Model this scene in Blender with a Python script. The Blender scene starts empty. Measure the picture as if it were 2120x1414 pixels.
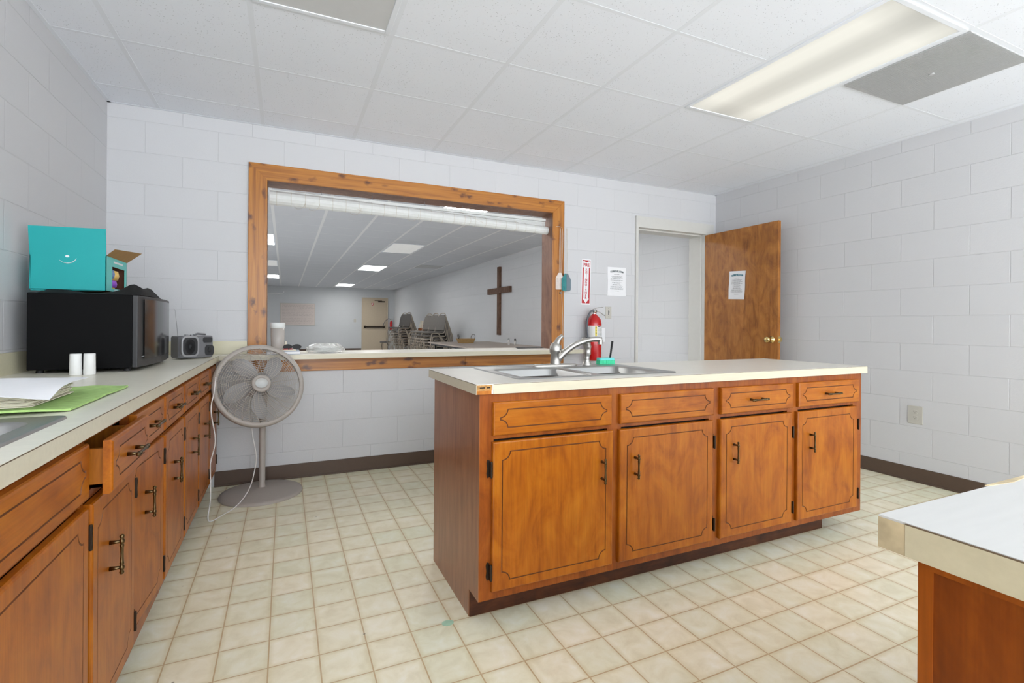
import bpy, bmesh, math, random
from mathutils import Vector, Matrix, Euler
random.seed(4)
sc = bpy.context.scene
PI = math.pi
# ------------------------------------------------------------------ camera, world, exposure
cd = bpy.data.cameras.new('camera'); cam = bpy.data.objects.new('camera', cd); sc.collection.objects.link(cam)
cd.sensor_width = 36; cd.sensor_fit = 'HORIZONTAL'; cd.lens = 36 * 1026.94 / 2120
cd.shift_y = -(707 - 670.87) / 2120; cd.clip_start = 0.02; cd.clip_end = 80
yaw, roll = math.radians(24.5638), math.radians(0.39787)
cam.location = (0, 0, 1.13)
_r = Vector((math.cos(yaw), -math.sin(yaw), 0)); _f = Vector((math.sin(yaw), math.cos(yaw), 0)); _u = Vector((0, 0, 1))
_r2 = _r * math.cos(roll) + _u * math.sin(roll); _u2 = _u * math.cos(roll) - _r * math.sin(roll)
cam.rotation_euler = Matrix((_r2, _u2, -_f)).transposed().to_euler()
sc.camera = cam
sc.view_settings.view_transform = 'Standard'; sc.view_settings.look = 'None'
sc.view_settings.gamma = 1; sc.view_settings.use_curve_mapping = False
sc.view_settings.exposure = 0.0
w = bpy.data.worlds.new('daylight'); sc.world = w; w.use_nodes = True
# rear wall left out for daylight: soft sky, added brightness below lifts the ceiling
SKY, LOWER_FILL = 6.3, 7.6
_t = w.node_tree; _bg = _t.nodes['Background']; _tc = _t.nodes.new('ShaderNodeTexCoord'); _sp = _t.nodes.new('ShaderNodeSeparateXYZ'); _cr = _t.nodes.new('ShaderNodeMapRange')
_cr.inputs['From Min'].default_value = -.08; _cr.inputs['From Max'].default_value = .08; _cr.inputs['To Min'].default_value = LOWER_FILL; _cr.inputs['To Max'].default_value = SKY
_t.links.new(_tc.outputs['Generated'], _sp.inputs[0]); _t.links.new(_sp.outputs['Z'], _cr.inputs['Value']); _t.links.new(_cr.outputs[0], _bg.inputs[1])
_bg.inputs[0].default_value = (0.91, 0.955, 1.0, 1)
PANEL_KITCHEN, PANEL_HALL = .88, 17.0

# ------------------------------------------------------------------ materials
def nt(name):
    m = bpy.data.materials.new(name); m.use_nodes = True
    t = m.node_tree; b = t.nodes['Principled BSDF']
    return m, t, b
def S(b, **k):
    for n, v in k.items():
        n = {'color': 'Base Color', 'rough': 'Roughness', 'metal': 'Metallic', 'coat': 'Coat Weight', 'crough': 'Coat Roughness',
             'trans': 'Transmission Weight', 'ior': 'IOR', 'emit': 'Emission Color', 'es': 'Emission Strength', 'spec': 'Specular IOR Level', 'alpha': 'Alpha', 'sheen': 'Sheen Weight'}[n]
        b.inputs[n].default_value = (*v, 1) if isinstance(v, tuple) else v
def c8(r, g, b):
    f = lambda v: ((v / 255 + .055) / 1.055) ** 2.4 if v > 10 else v / 255 / 12.92
    return (f(r), f(g), f(b))
def N(t, typ, **k):
    n = t.nodes.new(typ)
    for a, v in k.items():
        if a.startswith('_'): n.inputs[a[1:].replace('_', ' ')].default_value = v
        else: setattr(n, a, v)
    return n
def ramp(t, stops):
    r = t.nodes.new('ShaderNodeValToRGB'); e = r.color_ramp.elements
    while len(e) < len(stops): e.new(.5)
    for q, (p, c) in zip(e, stops): q.position = p; q.color = (*c, 1) if len(c) == 3 else c
    return r
def L(t, a, ao, b, bi): t.links.new(a.outputs[ao], b.inputs[bi])
def plain(name, color, rough=.5, noise=.06, nscale=30, bump=0.0, **k):
    m, t, b = nt(name); S(b, color=color, rough=rough, **k)
    tc = N(t, 'ShaderNodeTexCoord'); nz = N(t, 'ShaderNodeTexNoise', _Scale=nscale, _Detail=4.0)
    L(t, tc, 'Object', nz, 'Vector')
    if noise:
        r = ramp(t, [(.3, tuple(x * (1 - noise) for x in color)), (.7, tuple(min(1, x * (1 + noise)) for x in color))])
        L(t, nz, 'Fac', r, 'Fac'); L(t, r, 'Color', b, 'Base Color')
    if bump:
        bp = N(t, 'ShaderNodeBump', _Strength=bump, _Distance=.002); L(t, nz, 'Fac', bp, 'Height'); L(t, bp, 'Normal', b, 'Normal')
    return m
def wood(name, dark, mid, light, axis='z', rough=.40, coat=.16, blotch=1.25, per_object=True):
    m, t, b = nt(name); S(b, rough=rough, coat=coat, crough=.2, spec=.32)
    tc = N(t, 'ShaderNodeTexCoord'); mp = N(t, 'ShaderNodeMapping')
    s = [17, 17, 17]; s['xyz'.index(axis)] = 1.7; mp.inputs['Scale'].default_value = s
    oi = N(t, 'ShaderNodeObjectInfo'); mu = N(t, 'ShaderNodeMath', operation='MULTIPLY'); mu.inputs[1].default_value = 13.0
    L(t, oi, 'Random', mu, 0); vm = N(t, 'ShaderNodeVectorMath', operation='ADD'); L(t, tc, 'Object', vm, 0)
    if per_object: L(t, mu, 0, vm, 1)
    L(t, vm, 0, mp, 'Vector')
    g = N(t, 'ShaderNodeTexNoise', _Scale=2.2, _Detail=6.0, _Roughness=.6, _Distortion=.5); L(t, mp, 'Vector', g, 'Vector')
    mp2 = N(t, 'ShaderNodeMapping'); s2 = [6, 6, 6]; s2['xyz'.index(axis)] = 3.4; mp2.inputs['Scale'].default_value = s2
    L(t, vm, 0, mp2, 'Vector')
    bl = N(t, 'ShaderNodeTexNoise', _Scale=1.3, _Detail=4.0, _Roughness=.6, _Distortion=1.3); L(t, mp2, 'Vector', bl, 'Vector')
    mx = N(t, 'ShaderNodeMix', data_type='FLOAT'); mx.inputs[0].default_value = .5 * blotch
    L(t, g, 'Fac', mx, 2); L(t, bl, 'Fac', mx, 3)
    r = ramp(t, [(.34, dark), (.5, mid), (.66, light)]); L(t, mx, 0, r, 'Fac')
    mp3 = N(t, 'ShaderNodeMapping'); s3 = [150, 150, 150]; s3['xyz'.index(axis)] = 5; mp3.inputs['Scale'].default_value = s3; L(t, vm, 0, mp3, 'Vector')
    fi = N(t, 'ShaderNodeTexNoise', _Scale=1.5, _Detail=2.0); L(t, mp3, 'Vector', fi, 'Vector'); r3 = ramp(t, [(.3, (.84,) * 3), (.65, (1,) * 3)]); L(t, fi, 'Fac', r3, 'Fac')
    mf = N(t, 'ShaderNodeMix', data_type='RGBA', blend_type='MULTIPLY'); mf.inputs[0].default_value = 1; L(t, r, 'Color', mf, 6); L(t, r3, 'Color', mf, 7); L(t, mf, 2, b, 'Base Color')
    bp = N(t, 'ShaderNodeBump', _Strength=.06, _Distance=.001); L(t, g, 'Fac', bp, 'Height'); L(t, bp, 'Normal', b, 'Normal')
    return m
def pine(name, axis):
    m, t, b = nt(name); S(b, rough=.4, coat=.25, crough=.25)
    tc = N(t, 'ShaderNodeTexCoord')
    mp = N(t, 'ShaderNodeMapping'); s = [26, 26, 26]; s['xyz'.index(axis)] = 1.2; mp.inputs['Scale'].default_value = s
    L(t, tc, 'Object', mp, 'Vector')
    g = N(t, 'ShaderNodeTexNoise', _Scale=1.8, _Detail=5.0, _Distortion=.8); L(t, mp, 'Vector', g, 'Vector')
    r = ramp(t, [(.3, c8(146, 86, 22)), (.5, c8(176, 110, 30)), (.7, c8(190, 126, 44))]); L(t, g, 'Fac', r, 'Fac')
    mp2 = N(t, 'ShaderNodeMapping'); s = [13, 13, 13]; s['xyz'.index(axis)] = 7; mp2.inputs['Scale'].default_value = s
    L(t, tc, 'Object', mp2, 'Vector')
    dn = N(t, 'ShaderNodeTexNoise', _Scale=3.0, _Detail=2.0); L(t, mp2, 'Vector', dn, 'Vector')
    ad = N(t, 'ShaderNodeVectorMath', operation='MULTIPLY_ADD'); L(t, dn, 'Color', ad, 0); ad.inputs[1].default_value = (.5, .5, .5); L(t, mp2, 'Vector', ad, 2)
    v = N(t, 'ShaderNodeTexVoronoi', _Scale=1.0, _Randomness=1.0); L(t, ad, 0, v, 'Vector')
    r2 = ramp(t, [(.1, (.9, .9, .9)), (.2, (.45, .45, .45)), (.3, (0, 0, 0))]); L(t, v, 'Distance', r2, 'Fac')
    mx = N(t, 'ShaderNodeMix', data_type='RGBA'); L(t, r2, 'Color', mx, 0); L(t, r, 'Color', mx, 6); mx.inputs[7].default_value = (*c8(84, 40, 16), 1)
    L(t, mx, 2, b, 'Base Color')
    return m
def block(name, ax, off, color, zoff=.1945, bs=.5):
    # painted concrete block; ax = horizontal world axis, off = position of a vertical joint in the even courses
    m, t, b = nt(name); S(b, rough=.62)
    tc = N(t, 'ShaderNodeTexCoord'); sp = N(t, 'ShaderNodeSeparateXYZ'); L(t, tc, 'Object', sp, 'Vector')
    a1 = N(t, 'ShaderNodeMath', operation='ADD'); a1.inputs[1].default_value = -off + .412 * 40; L(t, sp, ax, a1, 0)
    a2 = N(t, 'ShaderNodeMath', operation='ADD'); a2.inputs[1].default_value = -zoff + .2032 * 20; L(t, sp, 'Z', a2, 0)
    cb = N(t, 'ShaderNodeCombineXYZ'); L(t, a1, 0, cb, 'X'); L(t, a2, 0, cb, 'Y')
    br = N(t, 'ShaderNodeTexBrick', offset=.5, offset_frequency=2, squash=1.0)
    br.inputs['Scale'].default_value = 1; br.inputs['Brick Width'].default_value = .412; br.inputs['Row Height'].default_value = .2032
    br.inputs['Mortar Size'].default_value = .0035; br.inputs['Mortar Smooth'].default_value = .6
    br.inputs['Color1'].default_value = (*color, 1); br.inputs['Color2'].default_value = (*[x * .985 for x in color], 1)
    br.inputs['Mortar'].default_value = (*[x * .955 for x in color], 1)
    L(t, cb, 'Vector', br, 'Vector'); L(t, br, 'Color', b, 'Base Color')
    nz = N(t, 'ShaderNodeTexNoise', _Scale=120.0, _Detail=4.0, _Roughness=.7); L(t, tc, 'Object', nz, 'Vector')
    iv = N(t, 'ShaderNodeMath', operation='MULTIPLY_ADD'); L(t, br, 'Fac', iv, 0); iv.inputs[1].default_value = -1.0
    sm = N(t, 'ShaderNodeMath', operation='MULTIPLY'); L(t, nz, 'Fac', sm, 0); sm.inputs[1].default_value = .35; L(t, sm, 0, iv, 2)
    bp = N(t, 'ShaderNodeBump', _Strength=bs, _Distance=.004); L(t, iv, 0, bp, 'Height'); L(t, bp, 'Normal', b, 'Normal')
    return m
WALLC = c8(208, 208, 210)
M = {}
M['block_back'] = block('painted_block_back', 'X', -.632, WALLC)
M['block_right'] = block('painted_block_right', 'Y', 2.17, WALLC)
M['block_left'] = block('painted_block_left', 'Y', 2.879, WALLC)
M['block_hall'] = block('painted_block_hall', 'X', .1, c8(204, 206, 208), bs=.25)
M['block_hall_side'] = block('painted_block_hall_side', 'Y', .1, c8(222, 223, 225), bs=.55)
def floor_mat():
    m, t, b = nt('vinyl_tile_floor'); S(b, rough=.32, spec=.45)
    tc = N(t, 'ShaderNodeTexCoord'); mp = N(t, 'ShaderNodeMapping')
    mp.inputs['Location'].default_value = (-.112 + .1564 * 60, -1.0283 + .1549 * 60, 0); L(t, tc, 'Object', mp, 'Vector')
    br = N(t, 'ShaderNodeTexBrick', offset=0.0, squash=1.0)
    for k, v in {'Scale': 1, 'Brick Width': .1564, 'Row Height': .1549, 'Mortar Size': .0027, 'Mortar Smooth': .35}.items(): br.inputs[k].default_value = v
    br.inputs['Color1'].default_value = (0, 0, 0, 1); br.inputs['Color2'].default_value = (1, 1, 1, 1); br.inputs['Mortar'].default_value = (.5, .5, .5, 1)
    L(t, mp, 'Vector', br, 'Vector')
    nz = N(t, 'ShaderNodeTexNoise', _Scale=11.0, _Detail=6.0, _Roughness=.62, _Distortion=.5); L(t, tc, 'Object', nz, 'Vector')
    r = ramp(t, [(.3, c8(230, 223, 198)), (.5, c8(242, 237, 216)), (.72, c8(249, 247, 236))]); L(t, nz, 'Fac', r, 'Fac')
    r2 = ramp(t, [(0, c8(243, 246, 234)), (1, c8(255, 250, 240))]); L(t, br, 'Color', r2, 'Fac')
    ml = N(t, 'ShaderNodeMix', data_type='RGBA', blend_type='MULTIPLY'); ml.inputs[0].default_value = .8; L(t, r, 'Color', ml, 6); L(t, r2, 'Color', ml, 7)
    mx = N(t, 'ShaderNodeMix', data_type='RGBA'); L(t, br, 'Fac', mx, 0); L(t, ml, 2, mx, 6); mx.inputs[7].default_value = (*c8(198, 172, 130), 1)
    be = N(t, 'ShaderNodeTexBrick', offset=0.0, squash=1.0)
    for k, v in {'Scale': 1, 'Brick Width': .1564, 'Row Height': .1549, 'Mortar Size': .022, 'Mortar Smooth': 1.0}.items(): be.inputs[k].default_value = v
    L(t, mp, 'Vector', be, 'Vector'); n3 = N(t, 'ShaderNodeTexNoise', _Scale=22.0, _Detail=3.0); L(t, tc, 'Object', n3, 'Vector')
    e0 = N(t, 'ShaderNodeMath', operation='MULTIPLY'); L(t, be, 'Fac', e0, 0); e0.inputs[1].default_value = .8
    em = N(t, 'ShaderNodeMath', operation='MULTIPLY'); L(t, e0, 0, em, 0); L(t, n3, 'Fac', em, 1)
    mt = N(t, 'ShaderNodeMix', data_type='RGBA'); L(t, em, 0, mt, 0); L(t, ml, 2, mt, 6); mt.inputs[7].default_value = (*c8(206, 192, 146), 1); L(t, mt, 2, mx, 6)
    sp = N(t, 'ShaderNodeTexVoronoi', _Scale=5.0); L(t, tc, 'Object', sp, 'Vector')
    r3 = ramp(t, [(.018, (.7, .7, .7)), (.026, (0, 0, 0))]); L(t, sp, 'Distance', r3, 'Fac')
    mx2 = N(t, 'ShaderNodeMix', data_type='RGBA'); L(t, r3, 'Color', mx2, 0); L(t, mx, 2, mx2, 6); mx2.inputs[7].default_value = (*c8(110, 96, 70), 1)
    L(t, mx2, 2, b, 'Base Color')
    iv = N(t, 'ShaderNodeMath', operation='MULTIPLY'); L(t, br, 'Fac', iv, 0); iv.inputs[1].default_value = -1
    bp = N(t, 'ShaderNodeBump', _Strength=.25, _Distance=.001); L(t, iv, 0, bp, 'Height'); L(t, bp, 'Normal', b, 'Normal')
    rr = N(t, 'ShaderNodeMath', operation='MULTIPLY_ADD'); L(t, nz, 'Fac', rr, 0); rr.inputs[1].default_value = .25; rr.inputs[2].default_value = .22; L(t, rr, 0, b, 'Roughness')
    return m
M['floor'] = floor_mat()
def ceiling_mat(name, col, dots=True):
    m, t, b = nt(name); S(b, rough=.85)
    tc = N(t, 'ShaderNodeTexCoord'); v = N(t, 'ShaderNodeTexVoronoi', _Scale=75.0); L(t, tc, 'Object', v, 'Vector')
    r = ramp(t, [(.13, (1, 1, 1)), (.2, (0, 0, 0))]); L(t, v, 'Distance', r, 'Fac')
    nz = N(t, 'ShaderNodeTexNoise', _Scale=9.0, _Detail=3.0); L(t, tc, 'Object', nz, 'Vector')
    r2 = ramp(t, [(.4, (.25, .25, .25)), (.6, (1, 1, 1))]); L(t, nz, 'Fac', r2, 'Fac')
    mm = N(t, 'ShaderNodeMix', data_type='RGBA', blend_type='MULTIPLY'); mm.inputs[0].default_value = 1; L(t, r, 'Color', mm, 6); L(t, r2, 'Color', mm, 7)
    mx = N(t, 'ShaderNodeMix', data_type='RGBA'); mx.inputs[6].default_value = (*col, 1); mx.inputs[7].default_value = (*[x * .62 for x in col], 1)
    if dots: L(t, mm, 2, mx, 0)
    else: mx.inputs[0].default_value = 0
    L(t, mx, 2, b, 'Base Color')
    return m
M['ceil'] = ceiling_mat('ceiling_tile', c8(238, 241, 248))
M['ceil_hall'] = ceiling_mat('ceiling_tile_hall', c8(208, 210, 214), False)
M['tbar'] = plain('white_ceiling_bar', c8(232, 235, 241), .7, 0)
M['tbar_hall'] = plain('white_ceiling_bar_hall', c8(232, 232, 232), .6, 0)
WD, WM, WL = c8(138, 68, 3), c8(168, 92, 7), c8(182, 108, 18)
M['wood'] = wood('stained_cabinet_wood', WD, WM, WL, 'z')
M['wood_h'] = wood('stained_drawer_wood', WD, WM, WL, 'x')
M['wood_frame'] = wood('stained_frame_wood', c8(120, 56, 8), c8(146, 74, 14), c8(164, 92, 24), 'z')
M['wood_side'] = wood('stained_end_panel', c8(132, 82, 50), c8(152, 98, 62), c8(166, 112, 74), 'z', rough=.3, blotch=.4)
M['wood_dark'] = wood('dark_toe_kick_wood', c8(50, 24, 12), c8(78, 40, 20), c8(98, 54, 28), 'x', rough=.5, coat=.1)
M['wood_end'] = wood('dark_stained_panel', c8(92, 40, 4), c8(120, 56, 8), c8(140, 72, 14), 'z', blotch=1.0)
M['groove'] = plain('dark_groove', c8(104, 56, 22), .5, .2)
M['raw'] = wood('raw_drawer_wood', c8(150, 84, 24), c8(186, 112, 34), c8(208, 138, 54), 'z', coat=.1)
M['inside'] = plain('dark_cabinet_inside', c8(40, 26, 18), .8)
M['door_wood'] = wood('birch_door_wood', c8(132, 78, 28), c8(170, 108, 44), c8(190, 126, 58), 'z', rough=.36, coat=.25, blotch=1.3)
M['cross_wood'] = wood('weathered_cross_wood', c8(92, 66, 52), c8(114, 86, 70), c8(134, 104, 88), 'z', rough=.7, coat=0)
M['pine_x'] = pine('knotty_pine_rail', 'x'); M['pine_z'] = pine('knotty_pine_stile', 'z')
M['pine_in'] = wood('pine_reveal', c8(112, 78, 62), c8(134, 98, 80), c8(150, 112, 92), 'z', coat=.1, rough=.5)
def laminate(name, col, amount=.05):
    m, t, b = nt(name); S(b, rough=.3, spec=.5)
    tc = N(t, 'ShaderNodeTexCoord'); mp = N(t, 'ShaderNodeMapping'); mp.inputs['Scale'].default_value = (3, 26, 26); L(t, tc, 'Object', mp, 'Vector')
    nz = N(t, 'ShaderNodeTexNoise', _Scale=3.0, _Detail=5.0); L(t, mp, 'Vector', nz, 'Vector')
    r = ramp(t, [(.35, tuple(x * (1 - amount) for x in col)), (.65, tuple(min(1, x * (1 + amount)) for x in col))]); L(t, nz, 'Fac', r, 'Fac'); L(t, r, 'Color', b, 'Base Color')
    return m
M['lam'] = laminate('cream_laminate', c8(224, 219, 208), .03); M['lam_edge'] = laminate('cream_laminate_edge', c8(206, 199, 176), .03)
M['lam_left'] = laminate('grey_cream_laminate', c8(232, 228, 212), .03); M['lam_white'] = laminate('off_white_laminate', c8(196, 195, 191), .02)
M['edge_old'] = laminate('aged_laminate_edge', c8(188, 179, 152), .04)
M['splash'] = laminate('backsplash_laminate', c8(212, 206, 178), .02)
M['seam'] = plain('dark_seam', c8(96, 78, 58), .6)
M['chip'] = plain('exposed_chipboard', c8(176, 132, 78), .9, .35, 160, .6)
M['glue'] = plain('stained_substrate', c8(190, 172, 138), .8, .28, 22)
def steel(name, col, rough, aniso_axis=0):
    m, t, b = nt(name); S(b, color=col, rough=rough, metal=1.0)
    tc = N(t, 'ShaderNodeTexCoord'); mp = N(t, 'ShaderNodeMapping'); mp.inputs['Scale'].default_value = (4, 220, 220); L(t, tc, 'Object', mp, 'Vector')
    nz = N(t, 'ShaderNodeTexNoise', _Scale=2.0, _Detail=3.0); L(t, mp, 'Vector', nz, 'Vector')
    mr = N(t, 'ShaderNodeMath', operation='MULTIPLY_ADD'); L(t, nz, 'Fac', mr, 0); mr.inputs[1].default_value = .14; mr.inputs[2].default_value = rough - .07; L(t, mr, 0, b, 'Roughness')
    return m
M['steel'] = steel('brushed_steel', (.42, .42, .41), .34); M['nickel'] = steel('brushed_nickel', (.50, .48, .45), .38)
M['chrome'] = steel('polished_metal', (.78, .78, .78), .14)
M['brass'] = steel('polished_brass', (.80, .62, .28), .18); M['antique'] = steel('antique_brass', (.13, .09, .045), .3)
M['bronze'] = plain('dark_bronze', c8(52, 42, 32), .4, .1, metal=.6)
M['fan'] = plain('taupe_plastic', c8(168, 160, 152), .42, .02); M['fan_wire'] = plain('grey_coated_wire', c8(190, 182, 172), .4, 0)
M['fan_blade'] = plain('grey_blade_plastic', c8(158, 156, 155), .4, .02); M['fan_badge'] = plain('silver_badge', c8(196, 198, 196), .35, 0)
M['white'] = plain('white_plastic', c8(232, 232, 230), .4, 0); M['cream'] = plain('ivory_plastic', c8(194, 191, 182), .4, 0)
M['paint_frame'] = plain('cream_grey_paint', c8(208, 207, 202), .45, .01)
M['vinyl_base'] = plain('brown_vinyl_base', c8(86, 68, 56), .45, .04)
M['black'] = plain('black_enamel', c8(8, 8, 9), .6, .05, spec=.12); M['black_cloth'] = plain('black_fabric', c8(14, 14, 14), .9, .3, 60, .4)
M['black_glass'] = plain('smoked_glass', c8(14, 14, 15), .13, 0, spec=.4, ior=1.4)
M['dark_grey'] = plain('dark_grey_plastic', c8(42, 42, 44), .42, .03); M['mid_grey'] = plain('grey_plastic', c8(112, 112, 115), .35, .02)
M['silver'] = plain('silver_plastic', c8(158, 158, 160), .3, 0, metal=.3)
M['teal'] = plain('teal_card', c8(8, 160, 160), .55, .03, 6); M['teal_light'] = plain('pale_teal_card', c8(104, 206, 200), .5, .02)
M['kraft'] = plain('kraft_card', c8(176, 136, 82), .8, .05); M['brown_dark'] = plain('dark_card_inside', c8(84, 48, 34), .9)
M['green_cloth'] = plain('lime_microfibre', c8(164, 198, 120), .95, .14, 45, .9)
M['paper'] = plain('white_paper', c8(238, 238, 240), .7, .01); M['paper_cream'] = plain('cream_paper', c8(228, 220, 202), .8, .05, 60)
M['ink'] = plain('grey_ink', c8(128, 128, 130), .8, 0); M['ink_teal'] = plain('teal_ink', c8(58, 132, 150), .8, 0); M['ink_grey'] = plain('slate_ink', c8(118, 126, 130), .8, 0)
M['red'] = plain('red_enamel', c8(196, 24, 28), .25, .02, coat=.4); M['red_ink'] = plain('red_print', c8(188, 34, 44), .5, 0)
M['yellow'] = plain('yellow_print', c8(228, 206, 60), .5, 0); M['rubber'] = plain('black_rubber', c8(28, 28, 30), .6, .1); M['hose'] = plain('grey_hose', c8(98, 100, 106), .5, .05)
M['teal_plastic'] = plain('teal_swatter', c8(58, 140, 142), .45, .03); M['grey_mesh'] = plain('grey_swatter', c8(112, 128, 138), .5, .03); M['pink_white'] = plain('off_white_swatter', c8(224, 212, 204), .5, .02)
M['string'] = plain('cream_cord', c8(208, 200, 186), .9, .1); M['white_cord'] = plain('white_cable', c8(226, 224, 222), .45, 0)
M['green_brush'] = plain('green_bristles', c8(60, 204, 150), .5, .12, 90)
M['blind'] = plain('white_blind_slats', c8(224, 226, 224), .5, .03)
M['vent'] = plain('grey_grille', c8(190, 190, 190), .5, .03)
M['chair_pad'] = plain('grey_vinyl_pad', c8(108, 103, 98), .6, .05); M['chair_frame'] = plain('beige_tube', c8(172, 160, 144), .35, .02, metal=.2)
M['table'] = plain('folding_table_laminate', c8(186, 172, 160), .5, .04); M['hall_door'] = plain('tan_painted_steel', c8(196, 180, 156), .5, .02)
M['wicker'] = plain('wicker', c8(168, 134, 84), .8, .25, 90, .5); M['carpet'] = plain('hall_floor', c8(206, 207, 208), .6, .04)
M['orange'] = plain('orange_snack', c8(236, 196, 110), .4, .1, 40); M['purple'] = plain('purple_snack', c8(150, 84, 200), .4, .1); M['blue'] = plain('blue_snack', c8(120, 150, 200), .4, .1); M['amber'] = plain('yellow_snack', c8(226, 182, 40), .4, .1)
M['drip'] = plain('pale_green_paint', c8(170, 206, 178), .6, .1)
M['dark_ink'] = plain('handwriting_ink', c8(110, 92, 96), .8, 0)
M['board'] = plain('pinkish_board', c8(214, 202, 196), .6, .03)
M['lilac'] = plain('grey_blue_cover', c8(150, 160, 172), .5, .03)
def glassy(name, col, alpha=.35, rough=.15):
    m, t, b = nt(name); S(b, color=col, rough=rough, alpha=alpha, spec=.6)
    nz = N(t, 'ShaderNodeTexNoise', _Scale=40.0); tc = N(t, 'ShaderNodeTexCoord'); L(t, tc, 'Object', nz, 'Vector')
    bp = N(t, 'ShaderNodeBump', _Strength=.3, _Distance=.003); L(t, nz, 'Fac', bp, 'Height'); L(t, bp, 'Normal', b, 'Normal')
    return m
M['film'] = glassy('crinkled_clear_film', c8(236, 236, 232), .38, .12); M['tumbler'] = glassy('clear_plastic', c8(228, 222, 216), .45, .15)
M['sugar'] = plain('pale_brown_contents', c8(176, 156, 146), .8, .1, 50)
def lit(name, strength, tubes):
    m, t, b = nt(name); S(b, color=c8(236, 236, 230), rough=.4, emit=c8(252, 250, 238) if tubes else c8(252, 252, 250), es=strength)
    if tubes:
        tc = N(t, 'ShaderNodeTexCoord'); sp = N(t, 'ShaderNodeSeparateXYZ'); L(t, tc, 'Object', sp, 'Vector')
        ab = N(t, 'ShaderNodeMath', operation='ABSOLUTE'); L(t, sp, 'X', ab, 0)
        r = ramp(t, [(0, (.72,) * 3), (.06, (.76,) * 3), (.15, (.98,) * 3), (.22, (1,) * 3), (.3, (.86,) * 3)]); L(t, ab, 0, r, 'Fac')
        ay = N(t, 'ShaderNodeMath', operation='ABSOLUTE'); L(t, sp, 'Y', ay, 0)
        r2 = ramp(t, [(.42, (1,) * 3), (.6, (.76,) * 3)]); L(t, ay, 0, r2, 'Fac')
        m1 = N(t, 'ShaderNodeMath', operation='MULTIPLY'); L(t, r, 'Color', m1, 0); L(t, r2, 'Color', m1, 1)
        m2 = N(t, 'ShaderNodeMath', operation='MULTIPLY'); L(t, m1, 0, m2, 0); m2.inputs[1].default_value = strength
        L(t, m2, 0, b, 'Emission Strength'); S(b, color=(.05, .05, .05))
    return m
M['lit_kitchen'] = lit('lit_diffuser', PANEL_KITCHEN, True); M['lit_hall'] = lit('lit_hall_diffuser', PANEL_HALL, False)
M['dead'] = plain('unlit_diffuser', c8(204, 204, 204), .35, .01)
M['half'] = lit('dim_diffuser', .25, False)

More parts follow.
